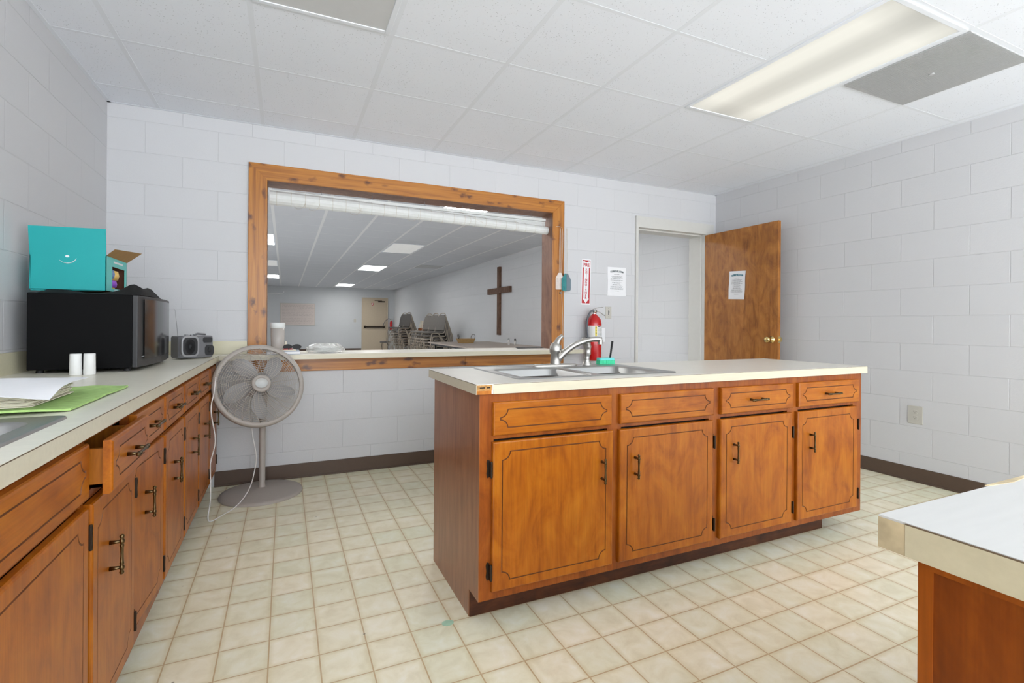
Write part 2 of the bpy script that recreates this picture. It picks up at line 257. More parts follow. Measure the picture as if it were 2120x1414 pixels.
# ------------------------------------------------------------------ mesh builder
class B:
    def __init__(s): s.v = []; s.f = []; s.m = []; s.sm = []
    def add(s, vs, fs, mi=0, smooth=False, mx=None):
        o = len(s.v)
        for p in vs:
            p = Vector(p); s.v.append(tuple(mx @ p) if mx else tuple(p))
        for f in fs: s.f.append([i + o for i in f]); s.m.append(mi); s.sm.append(smooth)
        return s
    def box(s, x0, y0, z0, x1, y1, z1, mi=0, mx=None):
        v = [(x, y, z) for z in (z0, z1) for y in (y0, y1) for x in (x0, x1)]
        return s.add(v, [(0, 2, 3, 1), (4, 5, 7, 6), (0, 1, 5, 4), (2, 6, 7, 3), (0, 4, 6, 2), (1, 3, 7, 5)], mi, False, mx)
    def lathe(s, prof, n=24, mi=0, mx=None, cap=True, smooth=True, sx=1, sy=1):
        vs, fs = [], []
        for r, z in prof:
            for k in range(n):
                a = 2 * PI * k / n; vs.append((r * math.cos(a) * sx, r * math.sin(a) * sy, z))
        for i in range(len(prof) - 1):
            for k in range(n):
                q = (k + 1) % n; fs.append((i * n + k, i * n + q, (i + 1) * n + q, (i + 1) * n + k))
        s.add(vs, fs, mi, smooth, mx)
        if cap:
            if prof[0][0] > 1e-5: s.add([vs[k] for k in range(n)], [tuple(range(n))[::-1]], mi, False, mx)
            if prof[-1][0] > 1e-5: s.add(vs[-n:], [tuple(range(n))], mi, False, mx)
        return s
    def tube(s, pts, r, n=6, mi=0, mx=None, cyclic=False, flat=None):
        P = [Vector(p) for p in pts]; R = r if isinstance(r, (list, tuple)) else [r] * len(P)
        vs, fs = [], []; up = None
        for i, p in enumerate(P):
            if cyclic: d = P[(i + 1) % len(P)] - P[i - 1]
            else: d = P[min(i + 1, len(P) - 1)] - P[max(i - 1, 0)]
            d.normalize()
            if up is None: up = Vector((0, 0, 1)) if abs(d.z) < .9 else Vector((1, 0, 0))
            a = d.cross(up).normalized(); up = a.cross(d).normalized()
            for k in range(n):
                t = 2 * PI * k / n; vs.append(p + (a * math.cos(t) + up * math.sin(t) * (flat or 1)) * R[i])
        m = len(P)
        for i in range(m if cyclic else m - 1):
            j = (i + 1) % m
            for k in range(n):
                q = (k + 1) % n; fs.append((i * n + k, i * n + q, j * n + q, j * n + k))
        if not cyclic: fs.append(tuple(range(n))[::-1]); fs.append(tuple(range((m - 1) * n, m * n)))
        return s.add(vs, fs, mi, True, mx)
    def prism(s, poly, d0, d1, axis='y', mi=0, mx=None):
        # poly in the two other axes, extruded d0..d1 along axis
        n = len(poly)
        def P(a, b, d): return {'y': (a, d, b), 'z': (a, b, d), 'x': (d, a, b)}[axis]
        vs = [P(a, b, d0) for a, b in poly] + [P(a, b, d1) for a, b in poly]
        fs = [tuple(range(n))[::-1], tuple(range(n, 2 * n))] + [(i, (i + 1) % n, n + (i + 1) % n, n + i) for i in range(n)]
        return s.add(vs, fs, mi, False, mx)
    def text(s, string, size, mx, mi=0, sx=1, depth=.0004, align='CENTER', bold=.012):
        cu = bpy.data.curves.new('t', 'FONT'); cu.body = string; cu.size = size; cu.align_x = align; cu.align_y = 'CENTER'; cu.extrude = depth; cu.offset = size * bold
        o = bpy.data.objects.new('t', cu); sc.collection.objects.link(o); bpy.context.view_layer.update()
        me = bpy.data.meshes.new_from_object(o.evaluated_get(bpy.context.evaluated_depsgraph_get()))
        s.add([(v.co.x * sx, v.co.y, v.co.z) for v in me.vertices], [tuple(p.vertices) for p in me.polygons], mi, False, mx)
        bpy.data.objects.remove(o); bpy.data.meshes.remove(me); bpy.data.curves.remove(cu); return s
    def build(s, name, mats, parent=None, loc=(0, 0, 0), rot=(0, 0, 0), bevel=0, subsurf=0):
        me = bpy.data.meshes.new(name); me.from_pydata(s.v, [], s.f)
        for m in (mats if isinstance(mats, (list, tuple)) else [mats]): me.materials.append(M[m])
        for p, i, q in zip(me.polygons, s.m, s.sm): p.material_index = i; p.use_smooth = q
        bm = bmesh.new(); bm.from_mesh(me); bmesh.ops.recalc_face_normals(bm, faces=bm.faces[:]); bm.to_mesh(me); bm.free()
        o = bpy.data.objects.new(name, me); sc.collection.objects.link(o); o.location = loc; o.rotation_euler = rot
        if parent: o.parent = parent
        if bevel:
            b = o.modifiers.new('b', 'BEVEL'); b.width = bevel; b.segments = 2; b.limit_method = 'ANGLE'; b.angle_limit = .6
        if subsurf:
            b = o.modifiers.new('s', 'SUBSURF'); b.levels = b.render_levels = subsurf
        return o
def tag(o, label, cat, group=None, kind=None):
    o['label'] = label; o['category'] = cat
    if group: o['group'] = group
    if kind: o['kind'] = kind
    return o
def thing(name, label, cat, loc=(0, 0, 0), rz=0, group=None):
    o = bpy.data.objects.new(name, None); sc.collection.objects.link(o); o.empty_display_size = .05
    o.location = loc; o.rotation_euler = (0, 0, rz); return tag(o, label, cat, group)
def copy_tree(o, parent=None):
    c = o.copy(); sc.collection.objects.link(c); c.parent = parent
    for ch in list(o.children): copy_tree(ch, c)
    return c
def struct(o, label=None):
    o['kind'] = 'structure'
    if label: o['label'] = label; o['category'] = 'room'
    return o
T = Matrix.Translation
def Rx(a): return Matrix.Rotation(a, 4, 'X')
def Ry(a): return Matrix.Rotation(a, 4, 'Y')
def Rz(a): return Matrix.Rotation(a, 4, 'Z')
def facing(d):  # matrix turning local +Z to direction d
    return Vector(d).normalized().to_track_quat('Z', 'Y').to_matrix().to_4x4()
def arc(pts): return pts
def smooth_path(P, n=6):
    P = [Vector(p) for p in P]; out = []
    for i in range(len(P) - 1):
        p0, p1, p2, p3 = P[max(i - 1, 0)], P[i], P[i + 1], P[min(i + 2, len(P) - 1)]
        for k in range(n):
            t = k / n; out.append(.5 * ((2 * p1) + (p2 - p0) * t + (2 * p0 - 5 * p1 + 4 * p2 - p3) * t * t + (3 * p1 - p0 - 3 * p2 + p3) * t ** 3))
    out.append(P[-1]); return out
def rrect(x0, y0, x1, y1, r, n=5):
    out = []
    for cx, cy, a0 in ((x1 - r, y0 + r, -PI / 2), (x1 - r, y1 - r, 0), (x0 + r, y1 - r, PI / 2), (x0 + r, y0 + r, PI)):
        for k in range(n + 1): a = a0 + PI / 2 * k / n; out.append((cx + r * math.cos(a), cy + r * math.sin(a)))
    return out

# ------------------------------------------------------------------ room shell
XL, XR, YB, YB2, CZ = -1.035, 4.187, 3.93, 4.12, 2.52
HXR, HXL, HY = 4.12, -2.7, 20.8
RY = -2.2       # the kitchen goes on behind the camera to here
def S1(name, b, mats, **k): return struct(b.build(name, mats, **k))
S1('floor', B().box(XL - .2, RY, -.05, XR + .2, YB + .1, 0), 'floor')
S1('hall_floor', B().box(HXL - .2, YB + .1, -.05, XR + .2, HY + .2, 0), 'carpet').name = 'floor_hall'
OX0, OX1, OZ0, OZ1 = -.14, 2.208, .80, 2.155     # rough opening of the pass-through
DX0, DX1, DZ = 3.118, 4.062, 2.115
b = B()
for x0, x1, z0, z1 in ((HXL - .2, OX0, 0, 2.9), (OX0, OX1, 0, OZ0), (OX0, OX1, OZ1, 2.9), (OX1, DX0, 0, 2.9), (DX0, DX1, DZ, 2.9), (DX1, XR + .2, 0, 2.9)):
    b.box(x0, YB, z0, x1, YB2, z1)
S1('wall_back', b, 'block_back')
S1('wall_right', B().box(XR, RY, 0, XR + .2, YB, 2.9), 'block_right')
S1('wall_left', B().box(XL - .2, RY, 0, XL, YB, 2.9), 'block_left')
S1('wall_hall_right', B().box(HXR, YB2, 0, HXR + .3, HY, 2.9), 'block_hall_side')
S1('wall_hall_left', B().box(HXL - .2, YB2, 0, HXL, HY, 2.9), 'block_hall_side')
S1('wall_hall_far', B().box(HXL - .2, HY, 0, HXR + .3, HY + .2, 2.9), 'block_hall')
# suspended ceilings: tiles and T-bars
GX = [.46 + .61 * k for k in range(-3, 7)]
def ceiling(name, x0, x1, y0, y1, gy, mats, bw=.012, bh=.010):
    b = B().box(x0, y0, CZ + .0008, x1, y1, CZ + .05, 0)
    for x in GX:
        if x0 < x < x1: b.box(x - bw, y0, CZ, x + bw, y1, CZ + .0008, 1)
    for y in gy:
        if y0 < y < y1: b.box(x0, y - bh, CZ + .0002, x1, y + bh, CZ + .0008, 1)
    for a, c, d, e in ((x0, y0, x0 + .02, y1), (x1 - .02, y0, x1, y1), (x0, y1 - .02, x1, y1), (x0, y0, x1, y0 + .02)):
        b.box(a, c, CZ - .0005, d, e, CZ + .0008, 1)
    return S1(name, b, mats)
GYK = [2.43 + .61 * k for k in range(-8, 4)]
ceiling('ceiling', XL, XR, RY, YB, GYK, ['ceil', 'tbar'])
HY0 = 5.81 - .61 * 3
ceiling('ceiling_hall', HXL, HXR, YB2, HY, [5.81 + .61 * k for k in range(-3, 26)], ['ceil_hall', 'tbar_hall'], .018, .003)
# vinyl base
S1('baseboard_back', B().box(XL + .6, YB - .006, 0, 3.1, YB, .105).box(XL + .6, YB - .012, 0, 3.1, YB, .012), 'vinyl_base', bevel=.002)
S1('baseboard_right', B().box(XR - .006, RY, 0, XR, YB - .006, .105).box(XR - .012, RY, 0, XR, YB - .012, .012), 'vinyl_base', bevel=.002)
S1('baseboard_hall', B().box(HXL, HY - .01, 0, 2.8, HY, .11), 'vinyl_base')
# floor marks
tag(B().lathe([(.018, 0), (.018, .0006)], 12, 0, None, sx=1.3).build('paint_drip', 'drip', loc=(.565, 1.80, .0003)), 'small pale green paint drip on the vinyl floor beside the island', 'paint drip')

# pass-through window: pine casing, reveal boards
win = struct(B().box(-.239, YB - .02, 2.135, 2.305, YB, 2.25).build('window_1', 'pine_x', bevel=.003))
def child(o, p): o.parent = p; return o
b = B().prism([(-.239, .777), (-.121, .777), (-.121, 2.135), (-.239, 2.25)], YB - .0215, YB, 'y')
child(b.build('casing_stile', 'pine_z', bevel=.003), win)
b = B().prism([(2.305, .777), (2.187, .777), (2.187, 2.135), (2.305, 2.25)], YB - .0215, YB, 'y')
child(b.build('casing_stile', 'pine_z', bevel=.003), win)
child(B().box(-.121, YB - .02, .777, 1.361, YB, .873).box(1.3625, YB - .02, .777, 2.187, YB, .873).build('apron', 'pine_x', bevel=.002), win)
child(B().box(OX0, YB, .80, -.121, YB2, OZ1).box(2.187, YB, .80, OX1, YB2, OZ1).box(-.121, YB, 2.135, 2.187, YB2, OZ1).build('reveal_board', 'pine_in'), win)
# pass-through shelf
sh = thing('serving_shelf', 'long narrow cream laminate serving shelf running through the pine-framed opening', 'shelf', (1.0, 3.93, .873))
B().box(-1.394, -.169, 0, 1.42, -.022, .036).box(-1.12, -.022, 0, 1.186, .26, .036).build('shelf_top', 'lam', sh)
B().box(-1.395, -.1715, 0, 1.421, -.169, .034).box(1.42, -.1715, 0, 1.4225, -.022, .034).build('edge_band', 'lam_edge', sh)

# door frame and open door
df = struct(B().box(DX0, YB - .02, 0, 3.148, YB2 + .02, 2.09).box(4.032, YB - .02, 0, DX1, YB2 + .02, 2.09).box(DX0, YB - .02, 2.09, 4.14, YB2, 2.20)
            .box(3.148, YB + .04, 0, 3.16, YB2 + .02, 2.09).box(4.018, YB + .04, 0, 4.032, YB2 + .02, 2.09).box(3.148, YB + .04, 2.075, 4.03, YB2, 2.09).build('door_frame', 'paint_frame', bevel=.002))
df.name = 'trim_1'
dr = struct(B().box(0, -.86, .012, .035, 0, 2.08).build('door_1', 'door_wood', loc=(4.028, YB - .006, 0), bevel=.002))
ky = -.80
prof = [(.033, 0), (.033, .006), (.014, .012), (.012, .035), (.02, .042), (.028, .052), (.029, .066), (.022, .076), (0.0, .079)]
k = B().lathe(prof, 20, 0, T((0, ky, 1.005)) @ facing((-1, 0, 0)))
k.lathe(prof, 20, 0, T((.035, ky, 1.005)) @ facing((1, 0, 0))); child(k.build('door_knob', 'brass'), dr)
child(B().box(.006, -.863, .975, .029, -.86, 1.035).box(.010, -.875, .995, .025, -.86, 1.015).build('latch_plate', 'brass'), dr)
for z in (.25, 1.05, 1.85): child(B().lathe([(.004, -.045), (.004, .045)], 10, 0, T((0.003, .003, z))).build('door_hinge', 'paint_frame'), dr)

def notice(name, mx, w_, h_, ink, label, mats_title):
    # printed sheet; local x right, y up, z out of the sheet
    b = B(); n = 6; vs = []; fs = []
    for j in range(n + 1):
        for i in range(n + 1):
            x = w_ * (i / n - .5); y = h_ * (j / n - .5); z = .001 + .004 * math.sin(i * 1.3 + j * .7) ** 2 * (1 if j in (0, n) or i in (0, n) else .3)
            vs.append((x, y, z))
    for j in range(n):
        for i in range(n): a = j * (n + 1) + i; fs.append((a, a + 1, a + n + 2, a + n + 1))
    b.add(vs, fs, 0, True, mx); b.add([(x, y, z - .0006) for x, y, z in vs], [f[::-1] for f in fs], 0, True, mx)
    s = 'FELLOWSHIP HALL KITCHEN'; L_ = len(s)
    for i, ch in enumerate(s):
        if ch == ' ': continue
        u = (i + .5) / L_ - .5; b.text(ch, h_ * .085 * (1.25 - 1.0 * u * u), mx @ T((u * w_ * .72, h_ * (.36 - .12 * u * u), .0045)), 1, sx=.50)
    rnd = random.Random(3)
    rows = [(.25, .3), (.18, .62), (.155, .5), (.11, .66), (.085, .4), (.045, .66), (.02, .34), (-.03, .5), (-.06, .3), (-.10, .44), (-.125, .5), (-.17, .68), (-.2, .6), (-.235, .72), (-.27, .7), (-.33, .25)]
    for y, ww in rows:
        x = -ww / 2
        while x < ww / 2:
            l = rnd.uniform(.03, .09); b.box(x * w_, y * h_ - .0014, .0042, min(x + l, ww / 2) * w_, y * h_ + .0014, .0048, 2, mx); x += l + .018
    return tag(b.build(name, ['paper', mats_title, 'ink']), label, 'notice')
notice('printed_notice', T((2.9, YB - .001, 1.545)) @ Rx(PI / 2), .215, .275, 0, 'white printed notice taped to the block wall left of the doorway', 'ink_grey')
notice('printed_notice', T((4.0265, 3.508, 1.527)) @ Rz(-PI / 2) @ Rx(PI / 2) @ Rz(-.05), .19, .275, 0, 'white notice with teal heading taped to the open wooden door', 'ink_teal')

# far hall door
d2 = struct(B().box(2.868, HY - .035, .01, 3.79, HY - .005, 2.08).build('door_2', 'hall_door', bevel=.003))
child(B().box(2.81, HY - .05, 0, 2.866, HY, 2.16).box(3.792, HY - .05, 0, 3.85, HY, 2.16).box(2.866, HY - .05, 2.083, 3.792, HY, 2.16).build('door_jamb', 'hall_door'), d2)
child(B().box(2.89, HY - .10, .94, 3.72, HY - .06, 1.0).box(2.89, HY - .06, .92, 2.97, HY - .035, 1.02).box(3.64, HY - .06, .92, 3.72, HY - .035, 1.02).build('push_bar', 'bronze', bevel=.004), d2)
child(B().box(3.45, HY - .10, 1.98, 3.72, HY - .035, 2.03).box(3.30, HY - .12, 2.035, 3.6, HY - .10, 2.05).build('door_closer', 'bronze'), d2)
tag(B().prism([(-.05, .05), (.05, .05), (.03, -.03), (0, -.07), (-.03, -.03)], -.002, 0).prism([(-.03, .035), (.03, .035), (0, -.045)], -.003, -.002, mi=1).build('door_sticker', ['red_ink', 'paper'], loc=(3.23, HY - .036, 1.90)), 'tiny red and white sticker near the top of the far tan door', 'sticker')

# ------------------------------------------------------------------ ceiling fixtures
def ceiling_light(x0, y0, x1, y1, mat, label, group=None):
    cx, cy = (x0 + x1) / 2, (y0 + y1) / 2; hx, hy = (x1 - x0) / 2 - .012, (y1 - y0) / 2 - .012
    t = thing('ceiling_light', label, 'ceiling light', (cx, cy, CZ - .006), 0, group)
    fw = .024
    B().box(-hx, -hy, 0, -hx + fw, hy, .014).box(hx - fw, -hy, 0, hx, hy, .014).box(-hx + fw, -hy, 0, hx - fw, -hy + fw, .014).box(-hx + fw, hy - fw, 0, hx - fw, hy, .014).build('light_frame', 'tbar', t, bevel=.002)
    B().box(-hx + fw, -hy + fw, .004, hx - fw, hy - fw, .010).build('diffuser', mat, t)
    return t
ceiling_light(2.29, 1.21, 2.90, 2.43, 'lit_kitchen', 'long lit fluorescent ceiling light with milky ribbed diffuser above the island')
ceiling_light(-.15, 1.21, .46, 2.43, 'dead', 'unlit fluorescent ceiling light with grey panel at top of the kitchen ceiling')
HG = 'fluorescent lights in the hall ceiling'
for x0, y0, mt, lb in ((1.68, 12.3, 'lit_hall', 'bright hall ceiling light, nearer of the two glowing ones left of the wall cross'),
                       (1.68, 18.55, 'lit_hall', 'bright small ceiling light nearest the far tan door of the hall'),
                       (-.76, 16.0, 'lit_hall', 'bright ceiling light at the left edge of the serving opening'),
                       (1.68, 4.65, 'lit_hall', 'bright ceiling light showing through the top of the rolled blind'),
                       (1.68, 8.65, 'half', 'dim unlit hall ceiling light nearest the wooden cross'),
                       (-.76, 12.3, 'half', 'dim hall ceiling light above the glowing one at the opening left edge')):
    ceiling_light(x0, y0, x0 + .61, y0 + 1.22, mt, lb, HG)
for x0, y0 in ((-2.59, 4.65), (-2.59, 8.65), (-.76, 4.65), (-.76, 8.65)):  # unseen fixtures added only to brighten the hall
    ceiling_light(x0, y0, x0 + .61, y0 + 1.22, 'lit_hall', 'added unseen hall ceiling light left of the serving opening', 'added unseen hall lights left of the opening')
def vent(x0, y0, s, n, label):
    t = thing('ceiling_vent', label, 'vent', (x0 + s / 2, y0 + s / 2, CZ - .008)); h = s / 2 - .014
    B().box(-h, -h, .004, h, h, .008).build('vent_backing', 'vent', t)
    b = B()
    for k in range(n):
        x = -h + 2 * h * (k + .5) / n; b.box(x - h / n * .45, -h, 0, x + h / n * .45, h, .004)
    b.build('grille', 'vent', t)
    return t
v = vent(2.90, 1.21, .61, 60, 'square grey slotted return vent beside the lit kitchen light')
vv = B()
for a in (0, PI / 2, PI, 3 * PI / 2): vv.prism([(.03, .03), (.16, .03), (.16, .12), (.03, .12)], .0035, .0055, 'z', 0, Rz(a + .3))
vv.lathe([(.012, -.004), (.012, .004)], 10, 0)
vv.build('vent_damper', 'vent', v)
vent(2.90, 11.6, .61, 12, 'flat grey air vent in the hall ceiling near the right wall')

# ------------------------------------------------------------------ cabinet parts
def scallop(w_, h_, m, r, i, n=6):
    # closed loop (x,z), rectangle inset m+i with concave corners of radius r+i centred on the corners of the rectangle inset m
    R = r + i; e = math.acos(0) - math.asin(i / R) if i else PI / 2; a0 = math.asin(i / R); out = []
    for cx, cz, s in ((m, m, 0), (w_ - m, m, 1), (w_ - m, h_ - m, 2), (m, h_ - m, 3)):
        for k in range(n + 1):
            a = PI / 2 - a0 - (PI / 2 - 2 * a0) * k / n
            x, z = R * math.cos(a), R * math.sin(a)
            for _ in range(s): x, z = -z, x
            out.append((cx + x, cz + z))
    return out
def front_mesh(w_, h_, m, r, th=.019, gw=.0045, gd=.0025):
    bm = bmesh.new(); bev = .006
    def loop(pts, y): return [bm.verts.new((x, y, z)) for x, z in pts]
    def ring(A, C, mi=0):
        n = len(A)
        for k in range(n):
            f = bm.faces.new((A[k], A[(k + 1) % n], C[(k + 1) % n], C[k])); f.material_index = mi
    rect = lambda d: [(d, d), (w_ - d, d), (w_ - d, h_ - d), (d, h_ - d)]
    back = loop(rect(0), 0); side = loop(rect(0), -th + bev); mid = loop(rect(.002), -th + .002); fr = loop(rect(bev), -th)
    bm.faces.new(back); ring(back, side); ring(side, mid); ring(mid, fr)
    g0 = loop(scallop(w_, h_, m, r, 0), -th); g1 = loop(scallop(w_, h_, m, r, gw * .3), -th + gd); g2 = loop(scallop(w_, h_, m, r, gw * .7), -th + gd); g3 = loop(scallop(w_, h_, m, r, gw), -th)
    ring(g0, g1, 1); ring(g1, g2, 1); ring(g2, g3, 1)
    f = bm.faces.new(g3)
    es = [bm.edges.get((L_[k], L_[(k + 1) % len(L_)])) for L_ in (fr, g0) for k in range(len(L_))]
    bmesh.ops.triangle_fill(bm, use_beauty=True, use_dissolve=False, edges=[e for e in es if e])
    bmesh.ops.recalc_face_normals(bm, faces=bm.faces[:])
    me = bpy.data.meshes.new('front'); bm.to_mesh(me); bm.free(); return me
def front(name, x, z, w_, h_, parent, mat, y=0, m=.034, r=.026, ry=0, rx=0):
    me = front_mesh(w_, h_, m, r); me.materials.append(M[mat]); me.materials.append(M['groove'])
    o = bpy.data.objects.new(name, me); sc.collection.objects.link(o); o.parent = parent; o.location = (x, y, z); o.rotation_euler = (rx, 0, ry); return o
def pull(parent, x, z, vertical=True, y=-.019, L_=.105):
    # bamboo-style bar pull on two posts
    b = B(); h = L_ / 2
    R = T((x, y - .026, z)) @ (Matrix.Identity(4) if vertical else Ry(PI / 2))
    prof = [(0.001, -h), (.0045, -h + .002), (.0058, -h + .006), (.0035, -h + .011), (.0062, -h + .016), (.0062, -h + .021), (.0036, -h + .025), (.0055, -h + .029), (.0042, -h + .034), (.0034, 0)]
    prof = prof + [(r_, -z_) for r_, z_ in prof[-2::-1]]
    b.lathe(prof, 10, 0, R)
    for s in (-1, 1): b.tube([R @ Vector((0, 0, s * (h - .0185))), Matrix.Translation((0, .026, 0)) @ (R @ Vector((0, 0, s * (h - .0185))))], [.0035, .006], 8)
    return b.build('handle', 'antique', parent)
def hinge(parent, x, z, side=1):
    b = B().box(-.004, -.0225, -.028, .004, -.012, .028).prism([(s * .013 * side, q) for s, q in ((0, -.03), (.7, -.034), (1, -.02), (.8, 0), (1, .02), (.7, .034), (0, .03))], -.003, 0, 'y')
    b.lathe([(.0035, -.03), (.0045, -.022), (.0035, 0), (.0045, .022), (.0035, .03)], 8, 0, T((0, -.020, 0)))
    return b.build('hinge', 'bronze', parent, loc=(x, 0, z))

# ---- island
IX, IY, IW, ID = .653, 1.708, 2.271, .60
isl = thing('kitchen_island', 'freestanding stained wooden island cabinet with four doors and four drawer fronts', 'cabinet', (IX, IY, 0))
b = B().box(.0, .04, .105, IW, ID, .872, 0)
b.box(0, .10, 0, .018, ID, .105, 1).box(IW - .198, .11, 0, IW - .18, ID, .105, 1)
b.box(0, .004, .105, .006, .04, .872, 1)
b.build('cabinet_box', ['inside', 'wood_side'], isl)
B().box(-.002, .0, .105, 0, ID, .872).box(-.002, .10, 0, 0, ID, .105).build('end_panel', 'wood_side', isl)
B().box(IW, .0, .105, IW + .002, ID, .872).build('end_panel', 'wood_side', isl)
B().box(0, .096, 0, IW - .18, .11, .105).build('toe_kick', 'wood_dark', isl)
fr = B().box(0, 0, .105, IW, .02, .150).box(0, 0, .70, IW, .02, .72).box(0, 0, .838, IW, .02, .872)
for x0, x1 in ((0, .055), (.565, .635), (1.13, 1.205), (1.665, 1.745), (2.20, IW)): fr.box(x0, -.0006, .105, x1, .02, .872)
fr.build('face_frame', 'wood_frame', isl)
DX = ((.046, .584), (.616, 1.143), (1.187, 1.681), (1.722, 2.214)); hx = (.527, .695, 1.273, 1.818)
for i, (x0, x1) in enumerate(DX):
    d = front('door', x0, .138, x1 - x0, .555, isl, 'wood', m=.036, r=.032)
    pull(d, hx[i] - x0, .536 - .138)
    hg = 0 if i == 0 else 1
    for z in (.075, .455): hinge(d, -.006 if hg == 0 else x1 - x0 + .006, z, -1 if hg == 0 else 1)
DW = ((.047, .578), (.62, 1.147), (1.193, 1.69), (1.732, 2.228))
for i, (x0, x1) in enumerate(DW):
    d = front('drawer', x0, .716, x1 - x0, .124, isl, 'wood_h', m=.026, r=.030)
    if i >= 2: pull(d, (x1 - x0) / 2 + (-.02 if i == 2 else 0), .060, False, L_=.115)
# island worktop with hole
def worktop(name, label, x0, y0, x1, y1, z0, z1, hole, mats, sides, extra=None, topmat='lam', edgemat='lam_edge'):
    t = thing(name, label, 'worktop', ((x0 + x1) / 2, (y0 + y1) / 2, z0)); cx, cy = (x0 + x1) / 2, (y0 + y1) / 2
    b = B(); h = z1 - z0
    if hole:
        a, c, d, e = hole
        for q in ((x0, y0, x1, c), (x0, e, x1, y1), (x0, c, a, e), (d, c, x1, e)): b.box(q[0] - cx, q[1] - cy, 0, q[2] - cx, q[3] - cy, h)
    else: b.box(x0 - cx, y0 - cy, 0, x1 - cx, y1 - cy, h)
    b.build('worktop_slab', topmat, t)
    e = B()
    for q in sides:
        e.box(q[0] - cx, q[1] - cy, -.0005, q[2] - cx, q[3] - cy, h - .0022, 0); e.box(q[0] - cx, q[1] - cy, h - .0022, q[2] - cx, q[3] - cy, h - .0008, 1)
    e.build('edge_band', [edgemat, 'seam'], t)
    return t
ix0, ix1, iy0, iy1 = .633, 2.95, 1.690, 2.345
wt = worktop('island_worktop', 'cream laminate worktop on the island with a broken front left corner', ix0, iy0, ix1, iy1, .872, .909, (.875, 1.815, 1.625, 2.225), None,
        [(ix0 + .066, iy0 - .0015, ix1, iy0), (ix0 - .0015, iy0, ix0, iy1), (ix1, iy0, ix1 + .0015, iy1), (ix0, iy1, ix1, iy1 + .0015)])
cx, cy = (ix0 + ix1) / 2, (iy0 + iy1) / 2
bb = B().box(ix0 - cx, iy0 - cy - .0012, 0, ix0 - cx + .058, iy0 - cy, .013, 0).box(ix0 - cx, iy0 - cy - .0004, .013, ix0 - cx + .062, iy0 - cy, .034, 1)
bb.box(ix0 - cx + .012, iy0 - cy - .0012, .022, ix0 - cx + .032, iy0 - cy - .0004, .0265, 2).box(ix0 - cx + .04, iy0 - cy - .0012, .022, ix0 - cx + .054, iy0 - cy - .0004, .0265, 2)
bb.build('broken_corner', ['raw', 'chip', 'inside'], wt)['label'] = 'bare chipboard where the edge strip broke off'

# ---- left run of base cabinets
FX = -.43
def left_cabinet(y0, y1, label, doors, drawers, far_panel=False):
    w_ = y1 - y0
    t = thing('base_cabinet', label, 'cabinet', (FX, y0, 0), PI / 2, 'stained wooden base cabinets along the left wall')
    top = .872
    b = B().box(0, .02, .105, .016, .58, top).box(w_ - .016, .02, .105, w_, .58, top).box(0, .57, .105, w_, .58, top).box(0, .02, .105, w_, .58, .12).box(.0, .07, 0, w_, .085, .105)
    b.build('cabinet_box', 'inside', t)
    f = B().box(0, 0, .105, w_, .02, .150).box(0, 0, .70, w_, .02, .72).box(0, 0, .845, w_, .02, top)
    xs = [0] + [a for a in drawers['stiles']] + [w_]
    f.box(0, -.0006, .105, .018, .02, top).box(w_ - .014, -.0006, .105, w_, .02, top)
    for s in drawers['stiles']: f.box(s - .02, -.0006, .105, s + .02, .02, top)
    f.build('face_frame', 'wood_frame', t)
    for (a, c, hx_, ang, hs) in doors:
        d = front('door', a - y0, .15, c - a, .548, t, 'wood', y=-.001, m=.034, r=.034)
        if ang:
            d.location = (c - y0, -.001, .15); d.rotation_euler = (0, 0, ang)
            for v_ in d.data.vertices: v_.co.x -= (c - a)
        off = -(c - a) if ang else 0
        if hx_: pull(d, hx_ - a + off, .522 - .15)
        for z in (.07, .475): hinge(d, (c - a + .006 if hs > 0 else -.006) + off, z, hs)
    for (a, c, pulled, hx_) in drawers['fronts']:
        d = front('drawer', a - y0, .718, c - a, .128, t, 'wood_h', y=-.001 - pulled, m=.026, r=.030)
        if hx_: pull(d, hx_ - a, .064, False, L_=.115)
        if pulled: B().box(.02, 0, .012, .032, .40, .105).box(c - a - .032, 0, .012, c - a - .02, .40, .105).box(.02, .0, .012, c - a - .02, .40, .02).build('drawer_box', 'raw', d)
    return t
left_cabinet(.38, 1.458, 'long base cabinet under the left sink, nearest the camera', [(.40, .905, .86, 0, -1), (.93, 1.452, 0, 0, 1)], dict(stiles=[.53], fronts=[(.40, .905, 0, 0), (.93, 1.455, 0, 0)]))
left_cabinet(1.46, 2.245, 'base cabinet with a pulled-out drawer and ajar door beside the left sink', [(1.475, 1.838, 1.60, 0, 1), (1.876, 2.234, 2.03, -.07, 1)], dict(stiles=[.397], fronts=[(1.478, 1.835, .036, 1.64), (1.850, 2.228, 0, 2.045)]))
left_cabinet(2.247, 3.052, 'middle base cabinet of the left run, level with the microwave', [(2.262, 2.642, 2.42, 0, 1), (2.666, 3.045, 2.87, 0, 1)], dict(stiles=[.407], fronts=[(2.258, 2.626, 0, 2.44), (2.662, 3.043, 0, 2.85)]))
left_cabinet(3.054, 3.926, 'base cabinet in the corner behind the standing fan', [(3.066, 3.442, 3.26, 0, 1), (3.46, 3.80, 3.66, 0, 1)], dict(stiles=[.397], fronts=[(3.062, 3.446, 0, 3.25), (3.485, 3.76, 0, 0)]))
lw = worktop('long_worktop', 'long grey-cream laminate worktop along the left block wall', XL + .002, -.9, -.395, YB - .002, .872, .909, (-.975, .69, -.478, 1.43), None,
             [(-.395, -.9, -.3935, 3.759)], topmat='lam_left')
cx, cy = (XL + .002 - .395) / 2, (-.9 + YB - .002) / 2
B().box(XL + .002 - cx, -.9 - cy, .037, XL - cx + .018, YB - .002 - cy, .127).box(XL - cx + .018, YB - cy - .018, .037, -.242 - cx, YB - .002 - cy, .127).build('backsplash', 'splash', lw)

